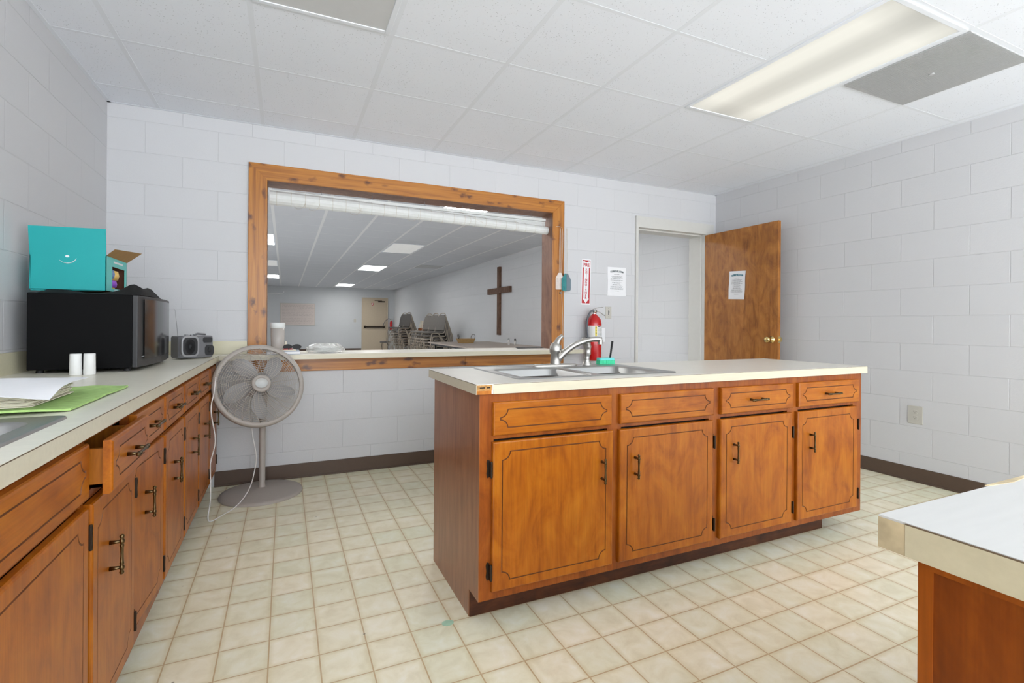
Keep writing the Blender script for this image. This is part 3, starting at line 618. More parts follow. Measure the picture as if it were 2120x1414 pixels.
# ---- near right counter
nr = thing('side_cabinet', 'dark stained wooden cabinet end at the lower right corner', 'cabinet', (.653, -1.5, 0))
B().box(0, 0, .105, 1.6, 1.815, .873).box(.02, .02, 0, 1.6, 1.8, .105).build('cabinet_box', 'inside', nr)
B().box(-.002, 0, 0, 0, 1.815, .873).box(0, 1.815, 0, 1.6, 1.817, .873).build('end_panel', 'wood_end', nr)
B().box(-.0035, 1.803, 0, -.002, 1.817, .873).box(-.0035, 0, .86, -.002, 1.803, .873).build('corner_stile', 'wood_frame', nr)
nw = worktop('side_worktop', 'off-white laminate worktop with worn chipped edge at lower right', .635, -1.5, 2.3, .35, .873, .91, None, None,
             [(.6335, -1.5, .635, .322)], topmat='lam_white', edgemat='edge_old')
cx, cy = (.635 + 2.3) / 2, (-1.5 + .35) / 2
B().box(.634 - cx, .322 - cy, -.0005, .635 - cx, .35 - cy, .0345).build('bare_edge', 'glue', nw)['label'] = 'stained bare edge where the strip came off'
b = B(); rnd = random.Random(8); pts = []
x = .895
poly = []
for i in range(14):
    poly.append((x + i * .05, .352 - rnd.uniform(.003, .008) - (0 if i else -.001)))
poly = poly + [(x + .65, .353), (x - .01, .353)]
b.prism([(p[0] - cx, p[1] - cy) for p in poly], .0368, .0378, 'z')
b.build('chipped_strip', 'glue', nw)

# ------------------------------------------------------------------ sinks
def sink(name, label, loc, rz):
    # local: x along the length, front rim at -y; rim top at z = 0
    t = thing(name, label, 'sink', loc, rz); W_, D_ = .825, .545
    bm = bmesh.new()
    def loop(pts, z): return [bm.verts.new((x, y, z)) for x, y in pts]
    def ring(A, C):
        for k in range(len(A)): f = bm.faces.new((A[k], A[(k + 1) % len(A)], C[(k + 1) % len(C)], C[k])); f.smooth = True
    o0 = loop(rrect(0, 0, W_, D_, .03), -.004); o1 = loop(rrect(.003, .003, W_ - .003, D_ - .003, .028), .003); o2 = loop(rrect(.014, .014, W_ - .014, D_ - .014, .024), .002)
    ring(o0, o1); ring(o1, o2); edges = [bm.edges.get((o2[k], o2[(k + 1) % len(o2)])) for k in range(len(o2))]
    for x0, x1 in ((.05, .398), (.427, .775)):
        y0, y1 = .045, .430
        l0 = loop(rrect(x0, y0, x1, y1, .05), .001); l1 = loop(rrect(x0 + .008, y0 + .008, x1 - .008, y1 - .008, .045), -.008)
        l2 = loop(rrect(x0 + .016, y0 + .016, x1 - .016, y1 - .016, .045), -.13); l3 = loop(rrect(x0 + .035, y0 + .035, x1 - .035, y1 - .035, .04), -.155); l4 = loop(rrect(x0 + .15, y0 + .16, x1 - .15, y1 - .16, .02), -.16)
        for a, c in ((l0, l1), (l1, l2), (l2, l3), (l3, l4)): ring(a, c)
        bm.faces.new(l4); edges += [bm.edges.get((l0[k], l0[(k + 1) % len(l0)])) for k in range(len(l0))]
    bmesh.ops.triangle_fill(bm, use_beauty=True, use_dissolve=False, edges=edges); bmesh.ops.recalc_face_normals(bm, faces=bm.faces[:])
    me = bpy.data.meshes.new('basin'); bm.to_mesh(me); bm.free(); me.materials.append(M['steel'])
    o = bpy.data.objects.new('basin', me); sc.collection.objects.link(o); o.parent = t
    for x in (.224, .601): B().lathe([(.045, 0), (.045, .003), (.03, .004), (.028, -.002)], 20, 0, T((x, .237, -.159))).build('drain', 'chrome', t)
    return t
sink('kitchen_sink', 'double bowl stainless steel sink set into the island worktop', (.842, 1.775, .9105), 0)
sink('kitchen_sink', 'stained stainless steel sink in the left worktop, cut by the photo edge', (-.447, .642, .9105), PI / 2)
# faucet on the island sink
fc = thing('faucet', 'brushed nickel single-lever faucet on the island sink', 'faucet', (1.285, 2.262, .9125))
B().lathe([(.132, 0), (.132, .004), (.125, .010), (.05, .013), (0, .013)], 32, 0, None, sx=1, sy=.235).build('base_plate', 'nickel', fc)
B().lathe([(.028, .010), (.026, .03), (.025, .065), (.030, .07), (.032, .085), (.029, .105), (.020, .118), (.010, .125), (0, .127)], 24).build('faucet_body', 'nickel', fc)
B().tube(smooth_path([(0, -.002, .085), (.004, 0, .108), (.010, 0, .125), (.020, 0, .142), (.040, 0, .158)], 4), [.026 - .0009 * k for k in range(17)], 12, flat=.8).build('lever', 'nickel', fc)
B().lathe([(.003, 0), (.003, .002)], 8, 0, T((.012, -.0305, .088)) @ Rx(PI / 2)).build('index_dot', 'rubber', fc)
B().tube(smooth_path([(.012, -.01, .035), (.05, -.02, .075), (.11, -.035, .115), (.18, -.05, .137), (.225, -.06, .140), (.238, -.062, .134)], 5), [.017] * 6 + [.015] * 6 + [.013] * 6 + [.014] * 8, 12).lathe([(.013, -.024), (.014, 0)], 14, 0, T((.236, -.062, .137))).build('spout', 'nickel', fc)
sp = thing('side_sprayer', 'nickel side sprayer standing right of the faucet', 'sprayer', (1.478, 2.262, .9125))
B().lathe([(.026, 0), (.024, .008), (.016, .02), (.016, .03)], 18).build('sprayer_base', 'nickel', sp)
B().tube(smooth_path([(0, 0, .028), (.004, 0, .06), (.004, 0, .095), (-.004, -.002, .118), (-.018, -.006, .13), (-.026, -.012, .124)], 4), [.014] * 4 + [.018] * 4 + [.021] * 6 + [.019] * 7, 12).build('spray_head', 'nickel', sp)
br = thing('scrub_brush', 'green bristled scrub brush with black handle behind the island sink', 'brush', (1.615, 2.285, .9125))
b = B()
for k in range(12): b.box(-.047 + k * .0082, -.02, 0, -.0405 + k * .0082, .02, .022)
b.build('bristles', 'green_brush', br)
B().prism(rrect(-.05, -.022, .052, .022, .015, 3), .022, .034, 'z').build('brush_head', 'teal_light', br)
B().tube([(.03, 0, .032), (.036, 0, .06), (.046, 0, .125)], [.006, .007, .0085], 8, flat=.6).build('brush_handle', 'rubber', br)

# ------------------------------------------------------------------ things on the left worktop
WZ = .9095
mw = thing('microwave', 'large black microwave oven with smoked glass door on the left worktop', 'microwave', (-.78, 3.0, WZ), .0)
B().box(-.19, -.31, .014, .165, .34, .338).build('casing', 'black', mw, bevel=.004)
# door: gently bowed front, facing +x
n = 10; poly = [(.165, -.31)] + [(.185 + .022 * math.sin(PI * k / n), -.31 + .65 * k / n) for k in range(n + 1)] + [(.165, .34)]
B().prism([(p[0], p[1]) for p in poly], .016, .336, 'z').build('door', 'dark_grey', mw, bevel=.003)
poly = [(.188 + .022 * math.sin(PI * k / n), -.31 + .65 * k / n) for k in range(1, n)]
vs = [(x + .002, y, z) for z in (.05, .322) for x, y in poly]; m_ = len(poly)
B().add(vs, [(i, i + 1, m_ + i + 1, m_ + i) for i in range(m_ - 1)], 0, True).build('door_glass', 'black_glass', mw)
for x in (-.16, .14):
    for y in (-.27, .3): B().lathe([(.014, 0), (.012, .014)], 10, 0, T((x, y, 0))).build('foot', 'rubber', mw)
B().tube([(.192, -.27, .062), (.208, .02, .062)], .002, 6).build('door_trim', 'silver', mw)
bx_z = WZ + .338
# black cloth on the microwave
b = B(); nx, ny = 22, 16; vs = []; fs = []; rnd = random.Random(5)
for j in range(ny + 1):
    for i in range(nx + 1):
        u, v_ = i / nx, j / ny; x = -.17 + .355 * u + .01 * math.sin(5 * v_); y = -.24 + .44 * v_ + .012 * math.sin(7 * u)
        z = .012 + .006 * math.sin(9 * u + 3 * v_) * math.sin(6 * v_ + 1) + (.034 * math.exp(-((u - .90) / .10) ** 2)) * (1 - .3 * math.sin(5 * v_) ** 2)
        edge = min(u, 1 - u, v_, 1 - v_) / .05; z = min(z, z * edge + .002) if edge < 1 else z
        vs.append((x, y, z))
for j in range(ny):
    for i in range(nx): a = j * (nx + 1) + i; fs.append((a, a + 1, a + nx + 2, a + nx + 1))
base = [(x, y, 0) for x, y, z in vs]
b.add(vs, fs, 0, True).add(base, [f[::-1] for f in fs])
for i in range(nx): b.add([vs[i], vs[i + 1], base[i + 1], base[i]], [(0, 1, 2, 3)])
for j in range(ny):
    a, c = j * (nx + 1) + nx, (j + 1) * (nx + 1) + nx; b.add([vs[a], vs[c], base[c], base[a]], [(0, 1, 2, 3)])
bc = tag(b.build('folded_cloth', 'black_cloth', loc=(-.775, 2.955, bx_z)), 'crumpled black cloth lying on top of the microwave', 'cloth')
# teal carton: front panel with raised flap, pale end with a window, kraft end flap
tb = thing('snack_carton', 'bright teal snack carton with raised flap on top of the microwave', 'box', (-.86, 2.90, bx_z + .016))
x0, x1, y0, y1, h = -.125, .135, -.145, .165, .158
b = B().prism([(x0 + .004, -.004), (x1, 0), (x1, h), (x0, h - .01)], y0, y0 + .003, 'y', 0).box(x0, y1 - .003, 0, x1, y1, h, 0).box(x0, y0, 0, x0 + .003, y1, h, 0).box(x0, y0, 0, x1, y1, .003, 1)
b.box(x0 + .02, y0 + .0035, .0035, x1 - .004, y0 + .005, h - .004, 2).box(x0 + .02, y1 - .005, .0035, x1 - .004, y1 - .0035, h - .004, 2).box(x0 + .02, y0 + .005, .0035, x0 + .022, y1 - .005, h - .004, 2)
b.build('carton_body', ['teal', 'kraft', 'brown_dark'], tb)
B().prism([(x0, h - .012), (x1, h - .001), (x1 - .003, h + .118), (x0 - .006, h + .112)], y0 - .0005, y0 + .002, 'y').build('front_flap', 'teal', tb)
# end face with window opening
wy0, wy1, wz0, wz1 = y0 + .085, y1 - .025, .018, .118
b = B()
for q in ((y0, 0, y1, wz0), (y0, wz1, y1, h), (y0, wz0, wy0, wz1), (wy1, wz0, y1, wz1)): b.box(x1 - .003, q[0], q[1], x1, q[2], q[3])
for z in (.006, .011): b.box(x1, wy0 + .03, z, x1 + .0004, wy1 - .05, z + .0022, 1)
b.box(x1, wy0 + .02, h - .022, x1 + .0004, wy1 - .04, h - .014, 1)
b.build('end_panel', ['teal_light', 'paper'], tb)
B().add([(x1, y0, h), (x1, y1, h), (x1 + .055, y1 + .03, h + .055), (x1 + .03, y0 + .0, h + .03)], [(0, 1, 2, 3)]).add([(x1 + .002, y0, h), (x1 + .002, y1, h), (x1 + .057, y1 + .03, h + .055), (x1 + .032, y0, h + .03)], [(3, 2, 1, 0)]).build('end_flap', 'kraft', tb)
b = B().tube([(.0 + .032 * math.cos(a), y0 - .001, .147 + .03 * math.sin(a)) for a in [-PI * .80 + PI * .72 * k / 10 for k in range(11)]], [.0015 + .0045 * math.sin(PI * (k / 10) ** 1.3) for k in range(11)], 6, flat=.3)
b.lathe([(.005, 0), (.005, .001)], 10, 0, T((.0, y0 - .0012, .147)) @ Rx(PI / 2), sx=1.4)
b.build('smile_mark', 'paper', tb)
for nm, mt, yy, zz, r_, lb in (('snack_packet', 'orange', .072, .085, .026, 'pale orange snack packet at the top of the carton window'), ('snack_packet', 'purple', .062, .044, .020, 'purple snack packet low in the carton window'),
                               ('snack_packet', 'amber', .06, .018, .013, 'yellow snack packet at the bottom of the carton window'), ('snack_packet', 'blue', .012, .088, .024, 'blue snack packet at the left of the carton window')):
    o = B().lathe([(.001, -r_), (r_ * .8, -r_ * .8), (r_, 0), (r_ * .8, r_ * .8), (.001, r_)], 12, 0, None, sx=.9, sy=1.5).build(nm, mt, loc=(-.86 + .104, 2.90 + yy, bx_z + .016 + zz)); tag(o, lb, 'snack packet', 'snack packets in the teal carton')

# radio
rd = thing('cassette_radio', 'grey portable cassette radio with round speaker beside the microwave', 'radio', (-.505, 3.53, WZ), math.radians(34))
def slab_round(b, x0, x1, z0, z1, y0, y1, r, mi=0): return b.prism(rrect(x0, z0, x1, z1, r, 5), y0, y1, 'y', mi)
b = B()
b.prism([(-.135, -.05), (-.12, -.075), (-.04, -.09), (.05, -.088), (.115, -.07), (.135, -.03), (.135, .07), (.10, .09), (-.10, .09), (-.135, .07)], .004, .112, 'z')
b.build('radio_body', 'mid_grey', rd, bevel=.012); rd.scale = (.76, .72, 1.22)
slab_round(B(), -.128, .0, .012, .112, -.096, -.06, .03).build('speaker_surround', 'silver', rd, bevel=.004)
slab_round(B(), -.118, -.012, .02, .104, -.098, -.08, .026).build('speaker_panel', 'dark_grey', rd, bevel=.002)
B().lathe([(.038, 0), (.036, .003), (.03, -.004), (.012, -.007), (.011, .001), (.006, .005), (0, .006)], 24, 0, T((-.066, -.098, .061)) @ Rx(PI / 2)).build('speaker_cone', 'rubber', rd)
B().lathe([(.010, 0), (.007, .004), (0, .005)], 14, 0, T((-.066, -.098, .061)) @ Rx(PI / 2)).build('dust_cap', 'chrome', rd)
slab_round(B(), .03, .10, .078, .105, -.092, -.07, .012).build('tape_window', 'dark_grey', rd)
slab_round(B(), .045, .115, .015, .065, -.09, -.055, .018).build('control_panel', 'dark_grey', rd)
B().lathe([(.013, 0), (.012, .01), (0, .011)], 14, 0, T((.078, -.09, .042)) @ Rx(PI / 2)).build('tuning_knob', 'rubber', rd)
B().tube([(-.01, .0, .112), (.03, .0, .122), (.09, .0, .118)], .010, 8, flat=.5).build('top_button_bar', 'mid_grey', rd)
B().box(-.07, -.03, .110, -.05, -.01, .119).box(-.03, -.03, .11, -.015, -.01, .118).build('button', 'silver', rd)
B().tube([(-.10, .03, .11), (-.118, .035, .235), (-.126, .037, .245)], .0016, 6).build('antenna', 'silver', rd)
# two little white cylinders
for (x, y), lb in (((-.778, 2.585), 'left one of two small plain white cylinders before the microwave'), ((-.735, 2.592), 'right one of two small plain white cylinders before the microwave')):
    tag(B().lathe([(.0195, 0), (.0205, .002), (.0195, .084), (.0185, .087), (.0, .087)], 24).build('white_cylinder', 'white', loc=(x, y, WZ)), lb, 'container', 'white cylinders on the left worktop')
# green cloth, stack of paper, loose sheet
def sheet(nx, ny, fn, th):
    b = B(); vs = [fn(i / nx, j / ny) for j in range(ny + 1) for i in range(nx + 1)]
    fs = [(j * (nx + 1) + i, j * (nx + 1) + i + 1, (j + 1) * (nx + 1) + i + 1, (j + 1) * (nx + 1) + i) for j in range(ny) for i in range(nx)]
    b.add(vs, fs, 0, True).add([(x, y, z - th) for x, y, z in vs], [f[::-1] for f in fs], 0, True)
    rim = [i for i in range(nx + 1)] + [(j + 1) * (nx + 1) + nx for j in range(ny)] + [ny * (nx + 1) + i for i in range(nx - 1, -1, -1)] + [j * (nx + 1) for j in range(ny - 1, 0, -1)]
    for k in range(len(rim)):
        p, q = vs[rim[k]], vs[rim[(k + 1) % len(rim)]]; b.add([p, q, (q[0], q[1], q[2] - th), (p[0], p[1], p[2] - th)], [(0, 1, 2, 3)])
    return b
def cloth_fn(u, v_):
    x = -.86 + .385 * u; y = 1.535 + .50 * v_ - .0 * u
    x += .012 * math.sin(v_ * 4) * (1 - u) ; y += (.02 * math.sin(u * 7) if v_ < .02 else 0) + .05 * (1 - u) * v_
    z = .007 + .003 * (math.sin(9 * u + 4 * v_) * math.sin(8 * v_)) ** 2 + (.006 * math.sin(PI * min(1, max(0, (u - .5) * 2.2))) * max(0, 1 - v_ * 6))
    return (x, y, z)
o = sheet(24, 24, cloth_fn, .005).build('cleaning_cloth', 'green_cloth', loc=(0, 0, WZ)); tag(o, 'lime green microfibre cloth spread on the left worktop under papers', 'cloth')
b = B(); rnd = random.Random(2)
for k in range(15):
    z = k * .0023; j1, j2, a = rnd.uniform(-.006, .006), rnd.uniform(-.006, .006), rnd.uniform(-.04, .04)
    b.prism([(q[0], q[1]) for q in rrect(-.155, -.15, .15, .15, .012, 2)], z, z + .0022, 'z', 0, T((j1, j2, 0)) @ Rz(a))
tag(b.build('paper_stack', 'paper_cream', loc=(-.715, 1.71, WZ + .0115), rot=(0, 0, .06)), 'stack of cream paper sheets on the lime green cloth', 'paper stack')
def top_fn(u, v_):
    x = -.19 + .37 * u; y = -.22 + .40 * v_
    return (x, y, .004 + .012 * math.sin(PI * v_) * (1 - u) + .003 * (1 + math.sin(5 * u + 6 * v_)) - .016 * max(0, .25 - v_) * 4 * (.6 + .5 * math.sin(7 * u)))
tag(sheet(14, 14, lambda u, v_: (top_fn(u, v_)[0], top_fn(u, v_)[1], max(.002 if v_ > .2 else -.02, top_fn(u, v_)[2]) ), .0006).build('paper_sheet', 'paper', loc=(-.70, 1.70, WZ + .0475), rot=(0, 0, .10)), 'curled bright white sheet on top of the cream paper stack', 'paper')

# ------------------------------------------------------------------ standing fan
fan = thing('pedestal_fan', 'grey pedestal fan with round base standing in front of the serving shelf', 'fan', (-.135, 3.66, 0))
B().lathe([(.248, 0), (.25, .006), (.245, .016), (.225, .021), (.06, .028), (.03, .03), (0, .03)], 48).build('fan_base', 'fan', fan)
B().lathe([(.024, .02), (.022, .04), (.0195, .045), (.0195, .60)], 20, 0, T((0, .06, 0))).build('pole', 'fan', fan)
Fd = Vector((.22, -1, .34)).normalized(); FM = T((-.014, -.062, .722)) @ facing(Fd)
B().lathe([(0, -.16), (.05, -.155), (.062, -.12), (.062, -.05), (.03, -.035), (.0, -.035)], 24, 0, FM).box(-.03, .03, .56, .03, .10, .66).build('motor_housing', 'fan', fan, bevel=.003)
RR = .262
def dome(r, front):  # height of the guard at radius r
    t_ = max(0, 1 - (r / RR) ** 2.2)
    return .012 + (.05 if front else .0) * t_ if front else -.03 - .045 * t_
b = B().lathe([(RR - .022, .016), (RR - .012, .022), (RR + .006, .018), (RR + .009, 0), (RR + .007, -.024), (RR - .004, -.032), (RR - .014, -.026), (RR - .02, .0), (RR - .022, .016)], 64, 0, FM, cap=False)
b.build('guard_ring', 'fan', fan)
for fr_ in (True, False):
    b = B()
    for k in range(15):
        r = .072 + (RR - .012 - .072) * k / 14.5
        b.tube([(r * math.cos(2 * PI * i / 40), r * math.sin(2 * PI * i / 40), dome(r, fr_)) for i in range(40)], .0010, 4, 0, FM, cyclic=True)
    for k in range(30 if fr_ else 20):
        a = 2 * PI * k / (30 if fr_ else 20); P = []
        for i in range(9):
            r = .055 + (RR - .01 - .055) * i / 8; q = a + (.5 if fr_ else -.2) * (i / 8) ** 1.2
            P.append((r * math.cos(q), r * math.sin(q), dome(r, fr_) + .0015))
        b.tube(P, .0013, 4, 0, FM)
    b.build('front_grille' if fr_ else 'rear_grille', 'fan_wire', fan)
for k in range(5):
    a = 2 * PI * k / 5 + 2.0; vs = []; fs = []; nu, nv = 8, 6
    for i in range(nu + 1):
        r = .035 + .185 * i / nu; half = .27 + .40 * math.sin(PI * min(1, (i / nu) * .62 + .18)) - (.34 if i == nu else (.10 if i == nu - 1 else 0))
        half *= .075 / (r * .5 + .05)
        for j in range(nv + 1):
            s_ = (j / nv - .5) * 2; q = a + s_ * half * .8 + .25 * (i / nu)
            vs.append((r * math.cos(q), r * math.sin(q), -.008 - .018 * s_ + .004 * math.cos(s_ * 1.5)))
    for i in range(nu):
        for j in range(nv): c = i * (nv + 1) + j; fs.append((c, c + 1, c + nv + 2, c + nv + 1))
    B().add(vs, fs, 0, True, FM).add([(x, y, z - .0015) for x, y, z in vs], [f[::-1] for f in fs], 0, True, FM).build('blade', 'fan_blade', fan)
B().lathe([(.055, .050), (.057, .060), (.052, .066), (.040, .069), (.038, .066), (0, .067)], 36, 0, FM).lathe([(.03, -.03), (.03, .02), (0, .03)], 20, 0, FM).build('hub_cap', 'fan', fan)
b = B().lathe([(.036, .066), (.0365, .0705), (.034, .0705), (.033, .068), (0, .0685)], 36, 0, FM, sx=1.0, sy=.85); b.build('hub_badge', 'fan_badge', fan)
P = [(-.375, 3.42, .80), (-.373, 3.32, .72), (-.384, 3.30, .62), (-.362, 3.30, .448), (-.385, 3.30, .32), (-.383, 3.30, .21), (-.384, 3.29, .10), (-.392, 3.27, .02), (-.372, 3.25, .005), (-.33, 3.32, .005), (-.285, 3.40, .006), (-.24, 3.47, .028), (-.20, 3.53, .08), (-.177, 3.55, .16), (-.164, 3.56, .275), (-.19, 3.58, .446), (-.17, 3.63, .58), (-.14, 3.66, .66)]
B().tube(smooth_path([(x + .135, y - 3.66, z) for x, y, z in P], 5), .0032, 6).build('power_cord', 'white_cord', fan)

# ------------------------------------------------------------------ blind in the opening
bl = thing('roller_blind', 'white slatted roll-up blind tied high across the serving opening', 'blind', (1.04, 4.03, 2.0))
B().box(-1.15, -.012, .075, 1.13, .006, .098).build('head_rail', 'blind', bl)
b = B()
for k in range(6): # slats hanging between rail and roll, right part hangs lower
    b.prism([(-1.148, .070 - k * .004), (1.13, .070 - k * .009), (1.13, .063 - k * .009), (-1.148, .067 - k * .004)], -.004, 0, 'y')
b.build('slats', 'blind', bl)
b = B(); nseg = 60; ringn = 28; vs = []; fs = []
for i in range(nseg + 1):
    x = -1.15 + 2.305 * i / nseg; zc = .040 - .048 * (i / nseg) ** 1.5
    for k in range(ringn):
        a = 2 * PI * k / ringn; r = .052 - .016 * i / nseg + .0012 * (k % 2); vs.append((x, r * math.cos(a) - .005, zc + r * math.sin(a)))
for i in range(nseg):
    for k in range(ringn): q = (k + 1) % ringn; fs.append((i * ringn + k, i * ringn + q, (i + 1) * ringn + q, (i + 1) * ringn + k))
fs += [tuple(range(ringn))[::-1], tuple(range(nseg * ringn, (nseg + 1) * ringn))]
b.add(vs, fs).build('rolled_slats', 'blind', bl)
b = B()
for x in (-.95, -.85, -.55, -.1, .35, .8): 
    b.tube([(x + .04 * math.cos(2 * PI * k / 16), -.046 * math.cos(2 * PI * k / 16) - .004, .022 - .02 * (x + 1) / 2 + .046 * math.sin(2 * PI * k / 16)) for k in range(16)], .0012, 4, cyclic=True)
b.tube(smooth_path([(-.98, -.02, .09), (-.9, -.03, .098), (-.78, -.02, .08), (-.6, -.045, .03), (-.5, -.045, -.005)], 4), .0011, 4).tube([(.30, -.02, .08), (.42, -.046, .03), (.5, -.046, .0)], .0011, 4)
b.build('tie_cord', 'string', bl)
b = B()
for x in (-.80, -.42, .0, .33, .66, .98): b.tube([(x, -.005, .135), (x, -.012, .112), (x + .004, -.014, .10), (x, -.005, .096)], .0017, 5)
b.build('screw_hook', 'silver', bl)
b = B()
for k in range(24):
    u = (k + .5) / 24; x = -1.15 + 2.305 * u; r = .0542 - .016 * u
    b.tube([(x, r * math.cos(2 * PI * q / 20) - .005, .040 - .048 * u ** 1.5 + r * math.sin(2 * PI * q / 20)) for q in range(20)], .0011, 4, cyclic=True)
b.build('stitching', 'string', bl)
tag(B().tube(smooth_path([(2.19, 3.985, 2.035), (2.21, 3.92, 2.015), (2.24, 3.895, 2.012), (2.27, 3.893, 2.008)], 3), .0018, 5).tube(smooth_path([(2.27, 3.893, 2.008), (2.278, 3.892, 1.9), (2.268, 3.892, 1.5), (2.285, 3.892, 1.1), (2.272, 3.892, .92)], 5), .0016, 5).build('pull_cord', 'string'), 'long cream pull cord hanging down the right side of the pine casing', 'cord')
def swatter(x, y, z, w_, h_, mats, rz, label, two=False):
    t = thing('fly_swatter', label, 'fly swatter', (x, y, z), rz, 'fly swatters hung on the pine casing')
    b = B(); poly = [(-w_ / 2, -h_ * .45), (-w_ * .38, -h_ / 2), (w_ * .38, -h_ / 2), (w_ / 2, -h_ * .42), (w_ / 2, h_ * .15), (w_ * .16, h_ / 2), (-w_ * .16, h_ / 2), (-w_ / 2, h_ * .2)]
    b.prism(poly, -.0012, .0012, 'y')
    for k in range(5): b.tube([(-w_ * .42 + w_ * .21 * k, -.002, -h_ * .44), (-w_ * .42 + w_ * .21 * k, -.002, h_ * .2)], .0012, 4)
    for k in range(7): b.tube([(-w_ * .46, -.002, -h_ * .44 + h_ * .1 * k), (w_ * .46, -.002, -h_ * .44 + h_ * .1 * k)], .0010, 4)
    b.build('paddle', mats, t)
    if two: B().prism([(0.0, -h_ / 2 - .001), (w_ * .38, -h_ / 2 - .001), (w_ / 2 + .001, -h_ * .42), (w_ / 2 + .001, h_ * .15), (w_ * .16, h_ / 2), (0.0, h_ / 2)], -.0035, -.0012, 'y').build('front_layer', 'grey_mesh', t)
    B().tube(smooth_path([(-.004, 0, h_ * .45), (-.006, 0, h_ * .7), (-.002, 0, 1.93 - z), (.0, 0, 2.0 - z), (.006, 0, 1.93 - z), (.008, 0, h_ * .7), (.004, 0, h_ * .45)], 4), .0017, 5).build('wire_handle', 'string', t)
    return t
swatter(2.252, 3.895, 1.52, .075, .15, 'pink_white', -.35, 'off-white fly swatter hanging on the pine casing behind the teal one')
swatter(2.310, 3.878, 1.512, .098, .155, 'teal_plastic', .12, 'teal and grey fly swatter hanging by its wire on the pine casing', True)
tag(B().lathe([(.008, 0), (.006, .008), (.009, .012), (0, .013)], 10, 0, Rx(PI / 2)).build('wall_hook', 'silver', loc=(2.262, 3.9085, 1.415)), 'small metal screw hook in the pine casing below the fly swatters', 'hook')

# ------------------------------------------------------------------ extinguisher, sign, plates
ex = thing('fire_extinguisher', 'red fire extinguisher mounted on the kitchen wall beside the pine casing', 'fire extinguisher', (2.592, YB - .082, .80))
B().lathe([(.060, 0), (.068, .006), (.069, .02), (.069, .335), (.062, .375), (.040, .405), (.022, .42), (.018, .43), (0, .43)], 32).build('cylinder', 'red', ex)
b = B()
b.lathe([(.0695, .215), (.0697, .216), (.0697, .318), (.0695, .319)], 32, 0, None, cap=False)
b.build('label_band', 'white', ex)
b = B()
for a, mi, z0, z1, da in ((-1.9, 1, .225, .315, .12), (-1.9, 2, .300, .306, .07), (-1.9, 2, .275, .281, .07), (-1.9, 2, .25, .256, .07), (-1.45, 2, .308, .315, .22)):
    n = 5; vs = [(.0703 * math.cos(a - da + 2 * da * k / n) * (1 if mi == 1 else 1.004), .0703 * math.sin(a - da + 2 * da * k / n) * (1 if mi == 1 else 1.004), z) for z in (z0, z1) for k in range(n + 1)]
    b.add(vs, [(k, k + 1, n + 2 + k, n + 1 + k) for k in range(n)], mi - 1)
rnd = random.Random(6)
for r_ in range(7):
    a = -1.65
    while a < -.75:
        da = rnd.uniform(.02, .07); z = .228 + r_ * .011
        n = 2; b.add([(.0704 * math.cos(a + da * k / n), .0704 * math.sin(a + da * k / n), zz) for zz in (z, z + .0035) for k in range(3)], [(0, 1, 4, 3), (1, 2, 5, 4)], 2); a += da + .03
b.build('label_print', ['yellow', 'rubber', 'ink'], ex)
B().lathe([(.071, .195), (.0715, .197), (.0715, .213), (.071, .215)], 32, 0, None, cap=False).box(-.02, .066, .12, .02, .081, .33).build('strap_bracket', 'rubber', ex)
B().lathe([(.019, .425), (.019, .45), (.013, .455), (.013, .475), (0, .476)], 16).lathe([(.014, 0), (.016, .006), (0, .008)], 14, 0, T((0, -.018, .452)) @ Rx(PI / 2)).build('valve', 'chrome', ex)
B().tube([(-.02, 0, .468), (.03, -.008, .486), (.085, -.02, .492)], .006, 8, flat=.5).tube([(-.01, 0, .458), (.05, -.012, .446), (.10, -.026, .412)], .006, 8, flat=.5).build('squeeze_handle', 'nickel', ex)
B().tube(smooth_path([(-.012, -.01, .455), (-.05, -.02, .45), (-.085, -.02, .38), (-.09, -.02, .28), (-.078, -.02, .18), (-.078, -.02, .12)], 5), .009, 10).build('hose', 'hose', ex)
B().lathe([(.012, -.04), (.014, 0), (.012, .12), (.010, .13)], 14, 0, T((-.078, -.02, .04))).lathe([(.0145, 0), (.0145, .015)], 14, 0, T((-.078, -.02, .12))).build('nozzle', 'rubber', ex)
B().box(.058, -.03, .17, .10, -.0285, .30).build('inspection_tag', 'paper', ex)
# sign
sg = B(); sx0 = 0; W_, H_ = .1, .425
sg.box(-W_ / 2, -.002, -H_ / 2, W_ / 2, 0, H_ / 2, 0)
def frame_bar(x0, z0, x1, z1): sg.box(x0, -.0028, z0, x1, -.002, z1, 1)
frame_bar(-.042, .195, .042, .203); frame_bar(-.042, .14, -.037, .2); frame_bar(.037, .14, .042, .2)
sg.prism([(-.030, .197), (.030, .197), (0, .182)], -.0028, -.002, 'y', 1)
sg.prism([(-.042, .14), (-.037, .14), (-.028, .128), (-.028, -.15), (-.042, -.15)], -.0028, -.002, 'y', 1)
sg.prism([(.042, .14), (.037, .14), (.028, .128), (.028, -.15), (.042, -.15)], -.0028, -.002, 'y', 1)
sg.prism([(-.042, -.15), (-.028, -.15), (-.034, -.158), (-.0, -.2), (-.042, -.2)], -.0028, -.002, 'y', 1).prism([(.042, -.15), (.028, -.15), (.034, -.158), (.0, -.2), (.042, -.2)], -.0028, -.002, 'y', 1)
sg.text('FIRE', .043, T((0, -.0026, .157)) @ Rx(PI / 2), 1, sx=.82, depth=.0005, bold=.03)
for k, ch in enumerate('EXTINGUISHER'): sg.text(ch, .029, T((0, -.0026, .117 - k * .0243)) @ Rx(PI / 2), 1, sx=1.05, depth=.0005, bold=.03)
tag(sg.build('fire_extinguisher_sign', ['paper', 'red_ink'], loc=(2.553, YB - .0005, 1.528), rot=(0, .02, 0)), 'narrow red and white sign reading FIRE EXTINGUISHER above the red extinguisher', 'sign')
